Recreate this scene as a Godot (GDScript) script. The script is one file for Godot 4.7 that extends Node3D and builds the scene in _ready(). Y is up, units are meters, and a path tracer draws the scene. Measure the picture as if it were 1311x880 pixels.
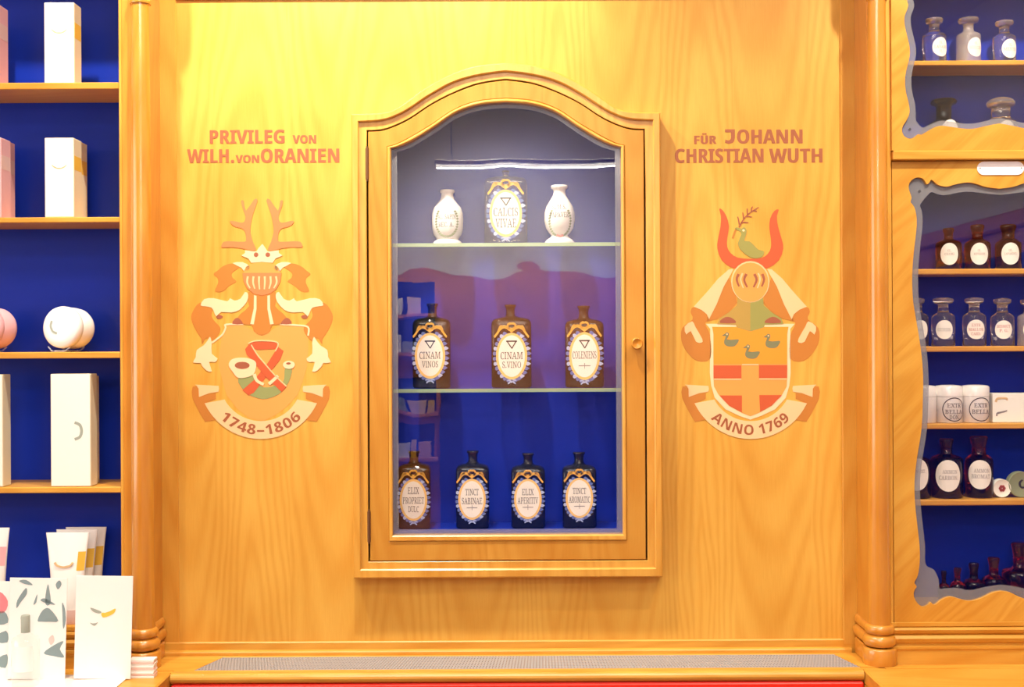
extends Node3D
# A pharmacy wall: painted cherry-wood panel with an arched display cabinet, open blue shelves on one side and a glazed cabinet on the other.

const F := 1529.0          # focal length in pixels of the 1311 x 880 frame
const EYE := Vector3(0.0, 1.55, 2.6)
const ROLL := 0.0052       # the photograph is turned by 0.3 degrees
const LIFT := 0.0006        # things stand a hair above what carries them
const SILL_Y := 0.8763     # top of counters and sill
var M := {}
var taken := {}
var sans: Font
var serif: Font

# ---------------------------------------------------------------- mesh builder
class MB:
	var v := PackedVector3Array()
	var n := PackedVector3Array()
	func tri(a: Vector3, b: Vector3, c: Vector3, na: Vector3, nb: Vector3, nc: Vector3) -> void:
		if (b - a).cross(c - a).dot(na + nb + nc) > 0.0:
			v.append(a); v.append(c); v.append(b); n.append(na); n.append(nc); n.append(nb)
		else:
			v.append(a); v.append(b); v.append(c); n.append(na); n.append(nb); n.append(nc)
	func quad(a: Vector3, b: Vector3, c: Vector3, d: Vector3, nn: Vector3) -> void:
		tri(a, b, c, nn, nn, nn)
		tri(a, c, d, nn, nn, nn)
	func quad_out(a: Vector3, b: Vector3, c: Vector3, d: Vector3, away: Vector3) -> void:
		var f := (b - a).cross(d - a)
		if f.length() < 1e-12:
			f = (c - b).cross(d - c)
		if f.length() < 1e-14:
			return
		f = f.normalized()
		if f.dot((a + b + c + d) / 4.0 - away) < 0.0:
			f = -f
		quad(a, b, c, d, f)
	# box between two corners with chamfered edges
	func box(lo: Vector3, hi: Vector3, e := 0.0) -> void:
		var c := (lo + hi) / 2.0
		var h := (hi - lo) / 2.0
		e = minf(e, minf(h.x, minf(h.y, h.z)) * 0.9)
		for ax in 3:
			var u := (ax + 1) % 3
			var w := (ax + 2) % 3
			for s in [-1.0, 1.0]:
				var p := []
				for q in [[-1, -1], [1, -1], [1, 1], [-1, 1]]:
					var r := Vector3.ZERO
					r[ax] = s * h[ax]
					r[u] = q[0] * (h[u] - e)
					r[w] = q[1] * (h[w] - e)
					p.append(c + r)
				var nn := Vector3.ZERO
				nn[ax] = s
				quad(p[0], p[1], p[2], p[3], nn)
		if e <= 0.0:
			return
		for ax in 3:
			var u := (ax + 1) % 3
			var w := (ax + 2) % 3
			for su in [-1.0, 1.0]:
				for sw in [-1.0, 1.0]:
					var p := []
					for q in [[-1, 0], [1, 0], [1, 1], [-1, 1]]:
						var r := Vector3.ZERO
						r[ax] = q[0] * (h[ax] - e)
						r[u] = su * (h[u] - (e if q[1] == 1 else 0.0))
						r[w] = sw * (h[w] - (0.0 if q[1] == 1 else e))
						p.append(c + r)
					var nn := Vector3.ZERO
					nn[u] = su
					nn[w] = sw
					quad(p[0], p[1], p[2], p[3], nn.normalized())
		for sx in [-1.0, 1.0]:
			for sy in [-1.0, 1.0]:
				for sz in [-1.0, 1.0]:
					var a := c + Vector3(sx * h.x, sy * (h.y - e), sz * (h.z - e))
					var b := c + Vector3(sx * (h.x - e), sy * h.y, sz * (h.z - e))
					var d := c + Vector3(sx * (h.x - e), sy * (h.y - e), sz * h.z)
					var nn := Vector3(sx, sy, sz).normalized()
					tri(a, b, d, nn, nn, nn)
	# rings of equal length, each running round +y the same way, joined bottom to top with smooth normals where the bend is soft
	func loft(rings: Array, soft := 0.55) -> void:
		var m: int = rings[0].size()
		var fn := []
		for i in rings.size() - 1:
			var row := PackedVector3Array()
			for k in m:
				var a: Vector3 = rings[i][k]
				var b: Vector3 = rings[i][(k + 1) % m]
				var c: Vector3 = rings[i + 1][(k + 1) % m]
				var d: Vector3 = rings[i + 1][k]
				var f := (c - a).cross(b - d)
				if f.length() > 1e-16:
					f = f.normalized()
				row.append(f)
			fn.append(row)
		for i in fn.size():
			for k in m:
				var q := [Vector2i(i, k), Vector2i(i, (k + 1) % m), Vector2i(i + 1, (k + 1) % m), Vector2i(i + 1, k)]
				var ns := []
				for t in q:
					var acc := Vector3.ZERO
					var own: Vector3 = fn[i][k]
					for bi in [t.x - 1, t.x]:
						if bi < 0 or bi >= fn.size():
							continue
						for bk in [(t.y - 1 + m) % m, t.y]:
							var o: Vector3 = fn[bi][bk]
							if o.dot(own) > soft:
								acc += o
					ns.append(acc.normalized() if acc.length() > 1e-9 else own)
				var a: Vector3 = rings[i][k]
				var b: Vector3 = rings[i][(k + 1) % m]
				var c: Vector3 = rings[i + 1][(k + 1) % m]
				var d: Vector3 = rings[i + 1][k]
				if (b - a).cross(c - a).length() > 1e-14:
					tri(a, b, c, ns[0], ns[1], ns[2])
				if (c - a).cross(d - a).length() > 1e-14:
					tri(a, c, d, ns[0], ns[2], ns[3])
	# profile: [radius, y] pairs from bottom to top
	func lathe(profile: Array, segs := 24, at := Vector3.ZERO, soft := 0.55) -> void:
		var rings := []
		for p in profile:
			var r := PackedVector3Array()
			for k in segs:
				var t := TAU * k / segs
				r.append(at + Vector3(cos(t) * maxf(p[0], 1e-5), p[1], sin(t) * maxf(p[0], 1e-5)))
			rings.append(r)
		loft(rings, soft)
	# profile of [half width, half depth, exponent, y]
	func squarish(profile: Array, segs := 32, at := Vector3.ZERO, soft := 0.55) -> void:
		var rings := []
		for p in profile:
			var r := PackedVector3Array()
			for k in segs:
				var t := TAU * k / segs
				var ct := cos(t)
				var st := sin(t)
				var e: float = 2.0 / p[2]
				r.append(at + Vector3(signf(ct) * pow(absf(ct), e) * p[0], p[3], signf(st) * pow(absf(st), e) * p[1]))
			rings.append(r)
		loft(rings, soft)
	# flat outline in the xy plane pulled from z0 to z1
	func plate(poly: PackedVector2Array, z0: float, z1: float, back := true) -> void:
		var idx := Geometry2D.triangulate_polygon(poly)
		for i in range(0, idx.size(), 3):
			var a := poly[idx[i]]
			var b := poly[idx[i + 1]]
			var c := poly[idx[i + 2]]
			var up := Vector3(0, 0, 1)
			tri(Vector3(a.x, a.y, z1), Vector3(b.x, b.y, z1), Vector3(c.x, c.y, z1), up, up, up)
			if back:
				tri(Vector3(a.x, a.y, z0), Vector3(b.x, b.y, z0), Vector3(c.x, c.y, z0), -up, -up, -up)
		var area := 0.0
		for i in poly.size():
			var p := poly[i]
			var q := poly[(i + 1) % poly.size()]
			area += p.x * q.y - q.x * p.y
		for i in poly.size():
			var p := poly[i]
			var q := poly[(i + 1) % poly.size()]
			var d := q - p
			if d.length() < 1e-7:
				continue
			var nn := Vector3(d.y, -d.x, 0).normalized() * signf(area)
			quad(Vector3(p.x, p.y, z0), Vector3(q.x, q.y, z0), Vector3(q.x, q.y, z1), Vector3(p.x, p.y, z1), nn)
	# frame between two outlines of equal length (outer a, inner b), pulled from z0 to z1, edges chamfered by e
	func frame(a: PackedVector2Array, b: PackedVector2Array, z0: float, z1: float, e := 0.0, close_back := false) -> void:
		var m := a.size()
		var up := Vector3(0, 0, 1)
		for i in m:
			var j := (i + 1) % m
			var w := maxf(a[i].distance_to(b[i]), 1e-6)
			var w2 := maxf(a[j].distance_to(b[j]), 1e-6)
			var ai := a[i].lerp(b[i], minf(e / w, 0.45))
			var aj := a[j].lerp(b[j], minf(e / w2, 0.45))
			var bi := b[i].lerp(a[i], minf(e / w, 0.45))
			var bj := b[j].lerp(a[j], minf(e / w2, 0.45))
			quad(Vector3(ai.x, ai.y, z1), Vector3(aj.x, aj.y, z1), Vector3(bj.x, bj.y, z1), Vector3(bi.x, bi.y, z1), up)
			if close_back:
				quad(Vector3(a[i].x, a[i].y, z0), Vector3(a[j].x, a[j].y, z0), Vector3(b[j].x, b[j].y, z0), Vector3(b[i].x, b[i].y, z0), -up)
			var no := (a[i] + a[j] - b[i] - b[j]).normalized()
			var to := (a[j] - a[i])
			var n2 := Vector2(to.y, -to.x).normalized()
			if n2.dot(no) < 0.0:
				n2 = -n2
			var to2 := (b[j] - b[i])
			var n3 := Vector2(to2.y, -to2.x).normalized()
			if n3.dot(no) > 0.0:
				n3 = -n3
			quad(Vector3(a[i].x, a[i].y, z0), Vector3(a[j].x, a[j].y, z0), Vector3(a[j].x, a[j].y, z1 - e), Vector3(a[i].x, a[i].y, z1 - e), Vector3(n2.x, n2.y, 0))
			quad(Vector3(b[i].x, b[i].y, z0), Vector3(b[j].x, b[j].y, z0), Vector3(b[j].x, b[j].y, z1 - e), Vector3(b[i].x, b[i].y, z1 - e), Vector3(n3.x, n3.y, 0))
			if e > 0.0:
				quad(Vector3(a[i].x, a[i].y, z1 - e), Vector3(a[j].x, a[j].y, z1 - e), Vector3(aj.x, aj.y, z1), Vector3(ai.x, ai.y, z1), Vector3(n2.x, n2.y, 1).normalized())
				quad(Vector3(b[i].x, b[i].y, z1 - e), Vector3(b[j].x, b[j].y, z1 - e), Vector3(bj.x, bj.y, z1), Vector3(bi.x, bi.y, z1), Vector3(n3.x, n3.y, 1).normalized())
	# rounded bar along an axis (0 = x, 2 = z) with an elliptical cross-section
	func bar(p0: Vector3, p1: Vector3, ry: float, rw: float, segs := 16) -> void:
		var d := (p1 - p0).normalized()
		var side := d.cross(Vector3.UP).normalized() if absf(d.y) < 0.9 else Vector3.RIGHT
		var up := side.cross(d).normalized()
		for k in segs:
			var t0 := TAU * k / segs
			var t1 := TAU * (k + 1) / segs
			var o0 := side * cos(t0) * rw + up * sin(t0) * ry
			var o1 := side * cos(t1) * rw + up * sin(t1) * ry
			var n0 := (side * cos(t0) / rw + up * sin(t0) / ry).normalized()
			var n1 := (side * cos(t1) / rw + up * sin(t1) / ry).normalized()
			tri(p0 + o0, p0 + o1, p1 + o1, n0, n1, n1)
			tri(p0 + o0, p1 + o1, p1 + o0, n0, n1, n0)
			tri(p0, p0 + o0, p0 + o1, -d, -d, -d)
			tri(p1, p1 + o0, p1 + o1, d, d, d)
	# bent round wire through points
	func wire(pts: Array, r: float, segs := 8) -> void:
		for i in pts.size() - 1:
			bar(pts[i], pts[i + 1], r, r, segs)
	# profile given as [z, y] (closed by the caller), pulled along x
	func run_x(profile: PackedVector2Array, x0: float, x1: float) -> void:
		var idx := Geometry2D.triangulate_polygon(profile)
		for i in range(0, idx.size(), 3):
			for e in [[x0, Vector3.LEFT], [x1, Vector3.RIGHT]]:
				var a := profile[idx[i]]
				var b := profile[idx[i + 1]]
				var c := profile[idx[i + 2]]
				tri(Vector3(e[0], a.y, a.x), Vector3(e[0], b.y, b.x), Vector3(e[0], c.y, c.x), e[1], e[1], e[1])
		var area := 0.0
		for i in profile.size():
			var p := profile[i]
			var q := profile[(i + 1) % profile.size()]
			area += p.x * q.y - q.x * p.y
		for i in profile.size():
			var p := profile[i]
			var q := profile[(i + 1) % profile.size()]
			var d := q - p
			if d.length() < 1e-7:
				continue
			var nn := Vector2(d.y, -d.x).normalized() * signf(area)
			quad(Vector3(x0, p.y, p.x), Vector3(x0, q.y, q.x), Vector3(x1, q.y, q.x), Vector3(x1, p.y, p.x), Vector3(0, nn.y, nn.x))
	func mesh() -> ArrayMesh:
		var arr := []
		arr.resize(Mesh.ARRAY_MAX)
		arr[Mesh.ARRAY_VERTEX] = v
		arr[Mesh.ARRAY_NORMAL] = n
		var am := ArrayMesh.new()
		am.add_surface_from_arrays(Mesh.PRIMITIVE_TRIANGLES, arr)
		return am

# ---------------------------------------------------------------- scene helpers
func numbered(called: String) -> String:
	if not taken.has(called):
		taken[called] = 0
		return called
	taken[called] += 1
	return "%s_%03d" % [called, taken[called]]

func thing(called: String, label: String, category: String, at := Vector3.ZERO, group := "", turn := 0.0) -> Node3D:
	var o := Node3D.new()
	o.name = numbered(called)
	add_child(o)
	o.position = at
	o.rotation.y = turn
	o.set_meta("label", label)
	o.set_meta("category", category)
	if group:
		o.set_meta("group", group)
	return o

func setting(called: String, label: String) -> Node3D:
	var o := Node3D.new()
	o.name = called
	add_child(o)
	o.set_meta("kind", "structure")
	o.set_meta("label", label)
	return o

func part(called: String, b: MB, mat: Material, parent: Node3D, label := "") -> MeshInstance3D:
	var o := MeshInstance3D.new()
	o.name = called
	o.mesh = b.mesh()
	o.material_override = mat
	o.cast_shadow = GeometryInstance3D.SHADOW_CASTING_SETTING_ON
	parent.add_child(o, true)
	if label:
		o.set_meta("label", label)
	return o

func box_part(called: String, lo: Vector3, hi: Vector3, e: float, mat: Material, parent: Node3D, label := "") -> MeshInstance3D:
	var b := MB.new()
	b.box(lo, hi, e)
	return part(called, b, mat, parent, label)

# point of the place that the photograph shows at a pixel, on the plane at depth z (roll of the camera taken out)
func w(px: float, py: float, z: float) -> Vector3:
	var dx := px - 655.5
	var dy := py - 440.0
	var s := (EYE.z - z) / F
	return Vector3((dx * cos(ROLL) - dy * sin(ROLL)) * s, EYE.y - (dx * sin(ROLL) + dy * cos(ROLL)) * s, z)

# the same for plumb and level joinery, measured at the middle of the picture
func wu(px: float, py: float, z: float) -> Vector3:
	var s := (EYE.z - z) / F
	return Vector3((px - 655.5) * s, EYE.y - (py - 440.0) * s, z)

func per_px(z: float) -> float:
	return (EYE.z - z) / F

func curve_points(flat: Array, closed: bool, sub: int) -> PackedVector2Array:
	var p := PackedVector2Array()
	for i in range(0, flat.size(), 2):
		p.append(Vector2(flat[i], flat[i + 1]))
	if sub <= 1:
		return p
	var out := PackedVector2Array()
	var m := p.size()
	var last := m if closed else m - 1
	for i in last:
		var a := p[(i - 1 + m) % m] if closed or i > 0 else p[0]
		var b := p[i]
		var c := p[(i + 1) % m]
		var d := p[(i + 2) % m] if closed or i + 2 < m else p[m - 1]
		for k in sub:
			out.append(b.cubic_interpolate(c, a, d, float(k) / sub))
	if not closed:
		out.append(p[m - 1])
	return out

# ---------------------------------------------------------------- materials
func plain(col: Color, rough := 0.5, spec := 0.5, metal := 0.0) -> StandardMaterial3D:
	var m := StandardMaterial3D.new()
	m.albedo_color = col
	m.roughness = rough
	m.metallic_specular = spec
	m.metallic = metal
	return m

func glass(col: Color, alpha: float) -> StandardMaterial3D:
	var m := StandardMaterial3D.new()
	m.albedo_color = Color(col, alpha)
	m.roughness = 0.02
	m.transparency = BaseMaterial3D.TRANSPARENCY_ALPHA
	m.refraction_enabled = true
	m.refraction_scale = 0.05
	return m

func pane(col: Color, alpha: float, rough := 0.0) -> StandardMaterial3D:
	var m := StandardMaterial3D.new()
	m.albedo_color = Color(col, alpha)
	m.roughness = rough
	m.transparency = BaseMaterial3D.TRANSPARENCY_ALPHA
	return m

# veneer: growth rings cut along the trunk, so that they run up in long arches, plus pores and a slow change of tone.
# wide, tall: size in metres; leaf: width of one veneer leaf; turn: direction of the grain
func veneer(wide: float, tall: float, px_x: int, px_y: int, leaf: float, light: Color, dark: Color, contrast: float, kind: String, sd: int) -> ImageTexture:
	var im := Image.create(px_x, px_y, false, Image.FORMAT_RGB8)
	var nz := FastNoiseLite.new()
	nz.seed = sd
	nz.frequency = 1.0
	nz.fractal_octaves = 3
	var fine := FastNoiseLite.new()
	fine.seed = sd + 7
	fine.frequency = 1.0
	fine.fractal_octaves = 2
	for j in px_y:
		for i in px_x:
			var x := wide * i / px_x
			var y := tall * j / px_y
			if kind == "horizontal":
				var t := x
				x = y
				y = t
			elif kind == "diagonal":
				var t := (x + y) * 0.7071
				y = (x - y) * 0.7071
				x = t
			var lf := floorf(x / leaf)
			var u := x - (lf + 0.5) * leaf
			var off := fposmod(lf * 0.618, 1.0)
			var bend := nz.get_noise_2d(x * 7.0 + lf * 31.0, y * 1.3) * 0.02
			var yy := y * 0.06 * (1.0 if int(lf) % 2 == 0 else -1.0) + off * 0.13
			var r := sqrt(pow(u + bend + (off - 0.5) * 0.04, 2.0) + pow(0.05 + yy, 2.0))
			var ring := 0.5 + 0.5 * sin(r * 560.0 + nz.get_noise_2d(x * 3.0, y * 0.8) * 5.0)
			ring = pow(ring, 1.6)
			var pore := fine.get_noise_2d(x * 420.0, y * 14.0)
			var slow := nz.get_noise_2d(x * 5.0 + 50.0, y * 2.2 + 9.0)
			var t2 := clampf(contrast * (ring * 0.55 + 0.25 * pore + 0.7 * slow) + 0.3, 0.0, 1.0)
			im.set_pixel(i, j, light.lerp(dark, t2))
	return ImageTexture.create_from_image(im)

func wood(tex: Texture2D, wide: float, tall: float, tint: Color, rough: float, off := Vector3.ZERO) -> StandardMaterial3D:
	var m := StandardMaterial3D.new()
	m.albedo_texture = tex
	m.albedo_color = tint
	m.roughness = rough
	m.metallic_specular = 0.45
	m.uv1_triplanar = true
	m.uv1_world_triplanar = true
	m.uv1_triplanar_sharpness = 6.0
	m.uv1_scale = Vector3(1.0 / wide, 1.0 / tall, 1.0 / wide)
	m.uv1_offset = off
	return m

func make_materials() -> void:
	var la := Color(0.86, 0.67, 0.30)
	var da := Color(0.755, 0.51, 0.15)
	var tp := veneer(1.62, 1.7, 1296, 1020, 0.162, la, da, 0.42, "vertical", 3)
	var tv := veneer(0.5, 1.6, 400, 800, 0.125, la, da, 0.45, "vertical", 11)
	var th := veneer(1.6, 0.5, 800, 400, 0.125, la, da, 0.45, "horizontal", 21)
	var td := veneer(0.8, 1.55, 560, 1085, 0.11, la, da, 0.55, "diagonal", 31)
	M.panel = wood(tp, 1.62, 1.7, Color(1, 1, 1), 0.42, Vector3(0.5, 0.5, 0))
	M.wood_v = wood(tv, 0.5, 1.6, Color(1, 0.975, 0.94), 0.38, Vector3(0, 0.5, 0))
	M.wood_stile = wood(tv, 0.5, 1.6, Color(0.97, 0.92, 0.86), 0.4, Vector3(0.37, 0.48, 0.1))
	M.wood_h = wood(th, 1.6, 0.5, Color(1, 0.975, 0.94), 0.38, Vector3(0.5, 0, 0))
	M.wood_h.uv1_scale = Vector3(1.0 / 1.6, 2.0, 2.0)
	M.wood_rail = wood(th, 1.6, 0.5, Color(0.98, 0.95, 0.90), 0.4, Vector3(0.5, 0.45, 0.3))
	M.wood_rail.uv1_scale = Vector3(1.0 / 1.6, 2.0, 2.0)
	M.wood_door = wood(tv, 0.5, 1.6, Color(0.92, 0.87, 0.84), 0.34, Vector3(0.11, 0.53, 0.2))
	M.wood_frame = wood(tv, 0.5, 1.6, Color(1.0, 0.985, 0.99), 0.32, Vector3(0.63, 0.51, 0.4))
	M.wood_nosing = wood(th, 1.6, 0.5, Color(1.0, 0.98, 0.95), 0.3, Vector3(0.5, 0.2, 0.3))
	M.wood_nosing.uv1_scale = Vector3(1.0 / 1.6, 2.0, 2.0)
	for m in [M.wood_nosing, M.wood_frame]:
		m.clearcoat_enabled = true
		m.clearcoat = 0.8
		m.clearcoat_roughness = 0.18
	M.wood_column = wood(tv, 0.5, 1.6, Color(0.96, 0.87, 0.77), 0.3, Vector3(0.83, 0.47, 0.7))
	M.wood_column.clearcoat_enabled = true
	M.wood_column.clearcoat = 1.0
	M.wood_column.clearcoat_roughness = 0.12
	M.wood_diag = wood(td, 0.8, 1.55, Color(1.0, 0.98, 0.94), 0.4, Vector3(0.02, 0.43, 0))
	M.blue = plain(Color(0.075, 0.185, 0.645), 0.3, 0.35)
	M.plaster = plain(Color(0.93, 0.92, 0.9), 0.9, 0.2)
	M.floor_wood = wood(th, 1.6, 0.5, Color(0.62, 0.55, 0.5), 0.45)
	M.floor_wood.uv1_scale = Vector3(1.0 / 1.6, 2.0, 2.0)
	M.opposite = plain(Color(0.84, 0.52, 0.36), 0.5)
	M.pane = pane(Color(1, 1, 1), 0.0)
	var wav := FastNoiseLite.new()
	wav.seed = 5
	wav.frequency = 0.012
	wav.fractal_octaves = 1
	var wt := NoiseTexture2D.new()
	wt.width = 256
	wt.height = 256
	wt.seamless = true
	wt.noise = wav
	wt.as_normal_map = true
	wt.bump_strength = 1.0
	M.pane.normal_enabled = true
	M.pane.normal_texture = wt
	M.pane.normal_scale = 0.08
	M.pane.uv1_triplanar = true
	M.pane.uv1_world_triplanar = true
	M.pane.uv1_scale = Vector3(2.0, 2.0, 2.0)
	M.pane_flat = pane(Color(1, 1, 1), 0.0)
	M.bevel = pane(Color(0.58, 0.58, 0.60), 0.45, 0.12)
	M.shelf_glass = pane(Color(0.72, 0.85, 0.76), 0.08)
	M.shelf_edge = plain(Color(0.56, 0.66, 0.52), 0.15, 0.6)
	M.bottle_green = glass(Color(0.15, 0.155, 0.09), 0.5)
	M.bottle_olive = glass(Color(0.22, 0.18, 0.07), 0.5)
	M.bottle_brown = glass(Color(0.32, 0.22, 0.085), 0.5)
	M.amber = glass(Color(0.72, 0.24, 0.06), 0.0)
	M.amber_dark = glass(Color(0.48, 0.15, 0.06), 0.0)
	M.black_glass = glass(Color(0.15, 0.17, 0.13), 0.1)
	M.clear = glass(Color(0.95, 0.92, 0.89), 0.03)
	M.clear_new = pane(Color(0.93, 0.95, 0.92), 0.12, 0.02)
	M.clear_frost = pane(Color(0.84, 0.79, 0.74), 0.3, 0.2)
	M.stopper_clear = glass(Color(0.93, 0.87, 0.80), 0.12)
	M.acrylic = pane(Color(0.9, 0.94, 1.0), 0.15)
	M.porcelain = plain(Color(0.93, 0.91, 0.88), 0.12, 0.6)
	M.label_white = plain(Color(0.95, 0.93, 0.88), 0.35)
	M.label_cream = plain(Color(0.94, 0.91, 0.85), 0.3)
	M.ink = plain(Color(0.22, 0.19, 0.18), 0.5)
	M.ink_soft = plain(Color(0.55, 0.52, 0.5), 0.5)
	M.ink_red = plain(Color(0.72, 0.33, 0.27), 0.5)
	M.gold = plain(Color(0.91, 0.68, 0.28), 0.3)
	M.gold_pale = plain(Color(0.93, 0.76, 0.45), 0.3)
	M.garland = plain(Color(0.37, 0.44, 0.68), 0.35)
	M.garland_pale = plain(Color(0.67, 0.72, 0.86), 0.35)
	M.olive_paint = plain(Color(0.55, 0.58, 0.44), 0.4)
	M.pink_paint = plain(Color(0.84, 0.55, 0.52), 0.4)
	M.white_card = plain(Color(0.95, 0.95, 0.93), 0.55)
	M.cream_card = plain(Color(0.95, 0.945, 0.895), 0.5)
	M.card_side = plain(Color(0.90, 0.85, 0.72), 0.5)
	M.pink_card = plain(Color(0.93, 0.72, 0.73), 0.5)
	M.pink_pale = plain(Color(0.92, 0.79, 0.76), 0.5)
	M.yellow_print = plain(Color(0.93, 0.76, 0.28), 0.5)
	M.ochre_print = plain(Color(0.87, 0.73, 0.54), 0.5)
	M.grey_print = plain(Color(0.62, 0.65, 0.60), 0.5)
	M.leaf_print = plain(Color(0.52, 0.60, 0.61), 0.5)
	M.flower_print = plain(Color(0.93, 0.52, 0.55), 0.5)
	M.white_plastic = plain(Color(0.95, 0.94, 0.92), 0.25)
	M.enamel = plain(Color(0.96, 0.96, 0.97), 0.15, 0.6)
	M.grille = plain(Color(0.60, 0.60, 0.61), 0.4, 0.5)
	M.grille_dark = plain(Color(0.48, 0.48, 0.49), 0.6)
	M.red = plain(Color(0.93, 0.16, 0.07), 0.45)
	M.hinge = plain(Color(0.45, 0.31, 0.2), 0.4, 0.5, 0.5)
	M.screw = plain(Color(0.45, 0.45, 0.47), 0.3, 0.5, 0.8)
	M.lamp_metal = plain(Color(0.75, 0.75, 0.76), 0.25, 0.5, 0.9)
	M.lamp_white = plain(Color(0.9, 0.9, 0.9), 0.4)
	M.knob = wood(tv, 0.5, 1.6, Color(0.95, 0.86, 0.8), 0.25, Vector3(0.2, 0.8, 0.3))
	# paints of the two coats of arms and the lettering
	M.p_letter = plain(Color(0.60, 0.33, 0.19), 0.5)
	M.p_antler = plain(Color(0.86, 0.48, 0.27), 0.5)
	M.p_cream = plain(Color(0.91, 0.79, 0.62), 0.5)
	M.p_peach = plain(Color(0.90, 0.74, 0.54), 0.5)
	M.p_brown = plain(Color(0.73, 0.46, 0.165), 0.5)
	M.p_tan = plain(Color(0.85, 0.59, 0.27), 0.5)
	M.p_dark = plain(Color(0.60, 0.33, 0.22), 0.5)
	M.p_red = plain(Color(0.76, 0.33, 0.165), 0.5)
	M.p_green = plain(Color(0.58, 0.56, 0.28), 0.5)
	M.p_olive = plain(Color(0.68, 0.55, 0.25), 0.5)
	M.p_horn = plain(Color(0.55, 0.57, 0.34), 0.5)
	M.p_shield = plain(Color(0.86, 0.60, 0.29), 0.5)
	M.p_gold = plain(Color(0.87, 0.57, 0.15), 0.5)
	M.p_duck = plain(Color(0.47, 0.47, 0.33), 0.5)

func glow(col: Color, power: float) -> StandardMaterial3D:
	var m := StandardMaterial3D.new()
	m.albedo_color = Color(0.9, 0.9, 0.9)
	m.emission_enabled = true
	m.emission = col
	m.emission_energy_multiplier = power
	return m

# ---------------------------------------------------------------- lettering
var text_cache := {}
# front faces of a text as triangles in a unit box: width and height 0..1, with its own aspect
func text_tris(s: String, font: Font) -> PackedVector2Array:
	var key := s + str(font.get_instance_id())
	if text_cache.has(key):
		return text_cache[key]
	var t := TextMesh.new()
	t.text = s
	t.font = font
	t.font_size = 64
	t.pixel_size = 0.01
	t.depth = 0.02
	t.curve_step = 2.0
	var arr := t.surface_get_arrays(0)
	var vs: PackedVector3Array = arr[Mesh.ARRAY_VERTEX]
	var ns: PackedVector3Array = arr[Mesh.ARRAY_NORMAL]
	var ix: PackedInt32Array = arr[Mesh.ARRAY_INDEX]
	var out := PackedVector2Array()
	var lo := Vector2(1e9, 1e9)
	var hi := Vector2(-1e9, -1e9)
	for i in range(0, ix.size(), 3):
		if ns[ix[i]].z < 0.5:
			continue
		for k in 3:
			var p := Vector2(vs[ix[i + k]].x, vs[ix[i + k]].y)
			out.append(p)
			lo = lo.min(p)
			hi = hi.max(p)
	for i in out.size():
		out[i] = (out[i] - lo) / (hi - lo)
	text_cache[key] = out
	return out

# text filling a rectangle (x0,y0 lower corner .. x1,y1) on a flat face at depth z, or bent by a function of (x, y)
func add_text(b: MB, s: String, font: Font, x0: float, y0: float, x1: float, y1: float, z: float, bent = null) -> void:
	var t := text_tris(s, font)
	for i in range(0, t.size(), 3):
		var p := []
		for k in 3:
			var q := Vector2(lerpf(x0, x1, t[i + k].x), lerpf(y0, y1, t[i + k].y))
			p.append(bent.call(q) if bent != null else Vector3(q.x, q.y, z))
		var nn := Vector3(0, 0, 1)
		if bent != null:
			nn = (p[1] - p[0]).cross(p[2] - p[0])
			if nn.length() < 1e-14:
				continue
			nn = nn.normalized()
			if nn.z < 0.0:
				nn = -nn
		b.tri(p[0], p[1], p[2], nn, nn, nn)

# ---------------------------------------------------------------- paint on the panel
func paint(called: String, flat: Array, mat: Material, parent: Node3D, layer: float, sub := 3, mirror := 0.0, label := "") -> void:
	var poly := curve_points(flat, true, sub)
	for side in (2 if mirror > 0.0 else 1):
		var q := PackedVector2Array()
		for p in poly:
			var x := p.x if side == 0 else 2.0 * mirror - p.x
			var g := w(x, p.y, 0.0)
			q.append(Vector2(g.x, g.y))
		if Geometry2D.triangulate_polygon(q).is_empty():
			q = PackedVector2Array()
			for i in range(0, flat.size(), 2):
				var g := w(flat[i] if side == 0 else 2.0 * mirror - flat[i], flat[i + 1], 0.0)
				q.append(Vector2(g.x, g.y))
			if Geometry2D.triangulate_polygon(q).is_empty():
				print("no triangles: ", called, " ", flat.slice(0, 4))
				continue
		var b := MB.new()
		b.plate(q, 0.0, 0.0003 + 0.00025 * layer, false)
		part(called, b, mat, parent, label)

# outline of a brush stroke
func stroke(pts: Array, wide: float, tip := -1.0) -> Array:
	var p := curve_points(pts, false, 4)
	var l := []
	var r := []
	if tip < 0.0:
		tip = wide
	for i in p.size():
		var d := (p[mini(i + 1, p.size() - 1)] - p[maxi(i - 1, 0)]).normalized()
		var o := Vector2(-d.y, d.x) * lerpf(wide, tip, float(i) / (p.size() - 1)) / 2.0
		l.append_array([p[i].x + o.x, p[i].y + o.y])
		r.push_front(p[i].y - o.y)
		r.push_front(p[i].x - o.x)
	return l + r

func ellipse(cx: float, cy: float, rx: float, ry: float, steps := 20) -> Array:
	var out := []
	for k in steps:
		out.append_array([cx + rx * cos(TAU * k / steps), cy + ry * sin(TAU * k / steps)])
	return out

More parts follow.
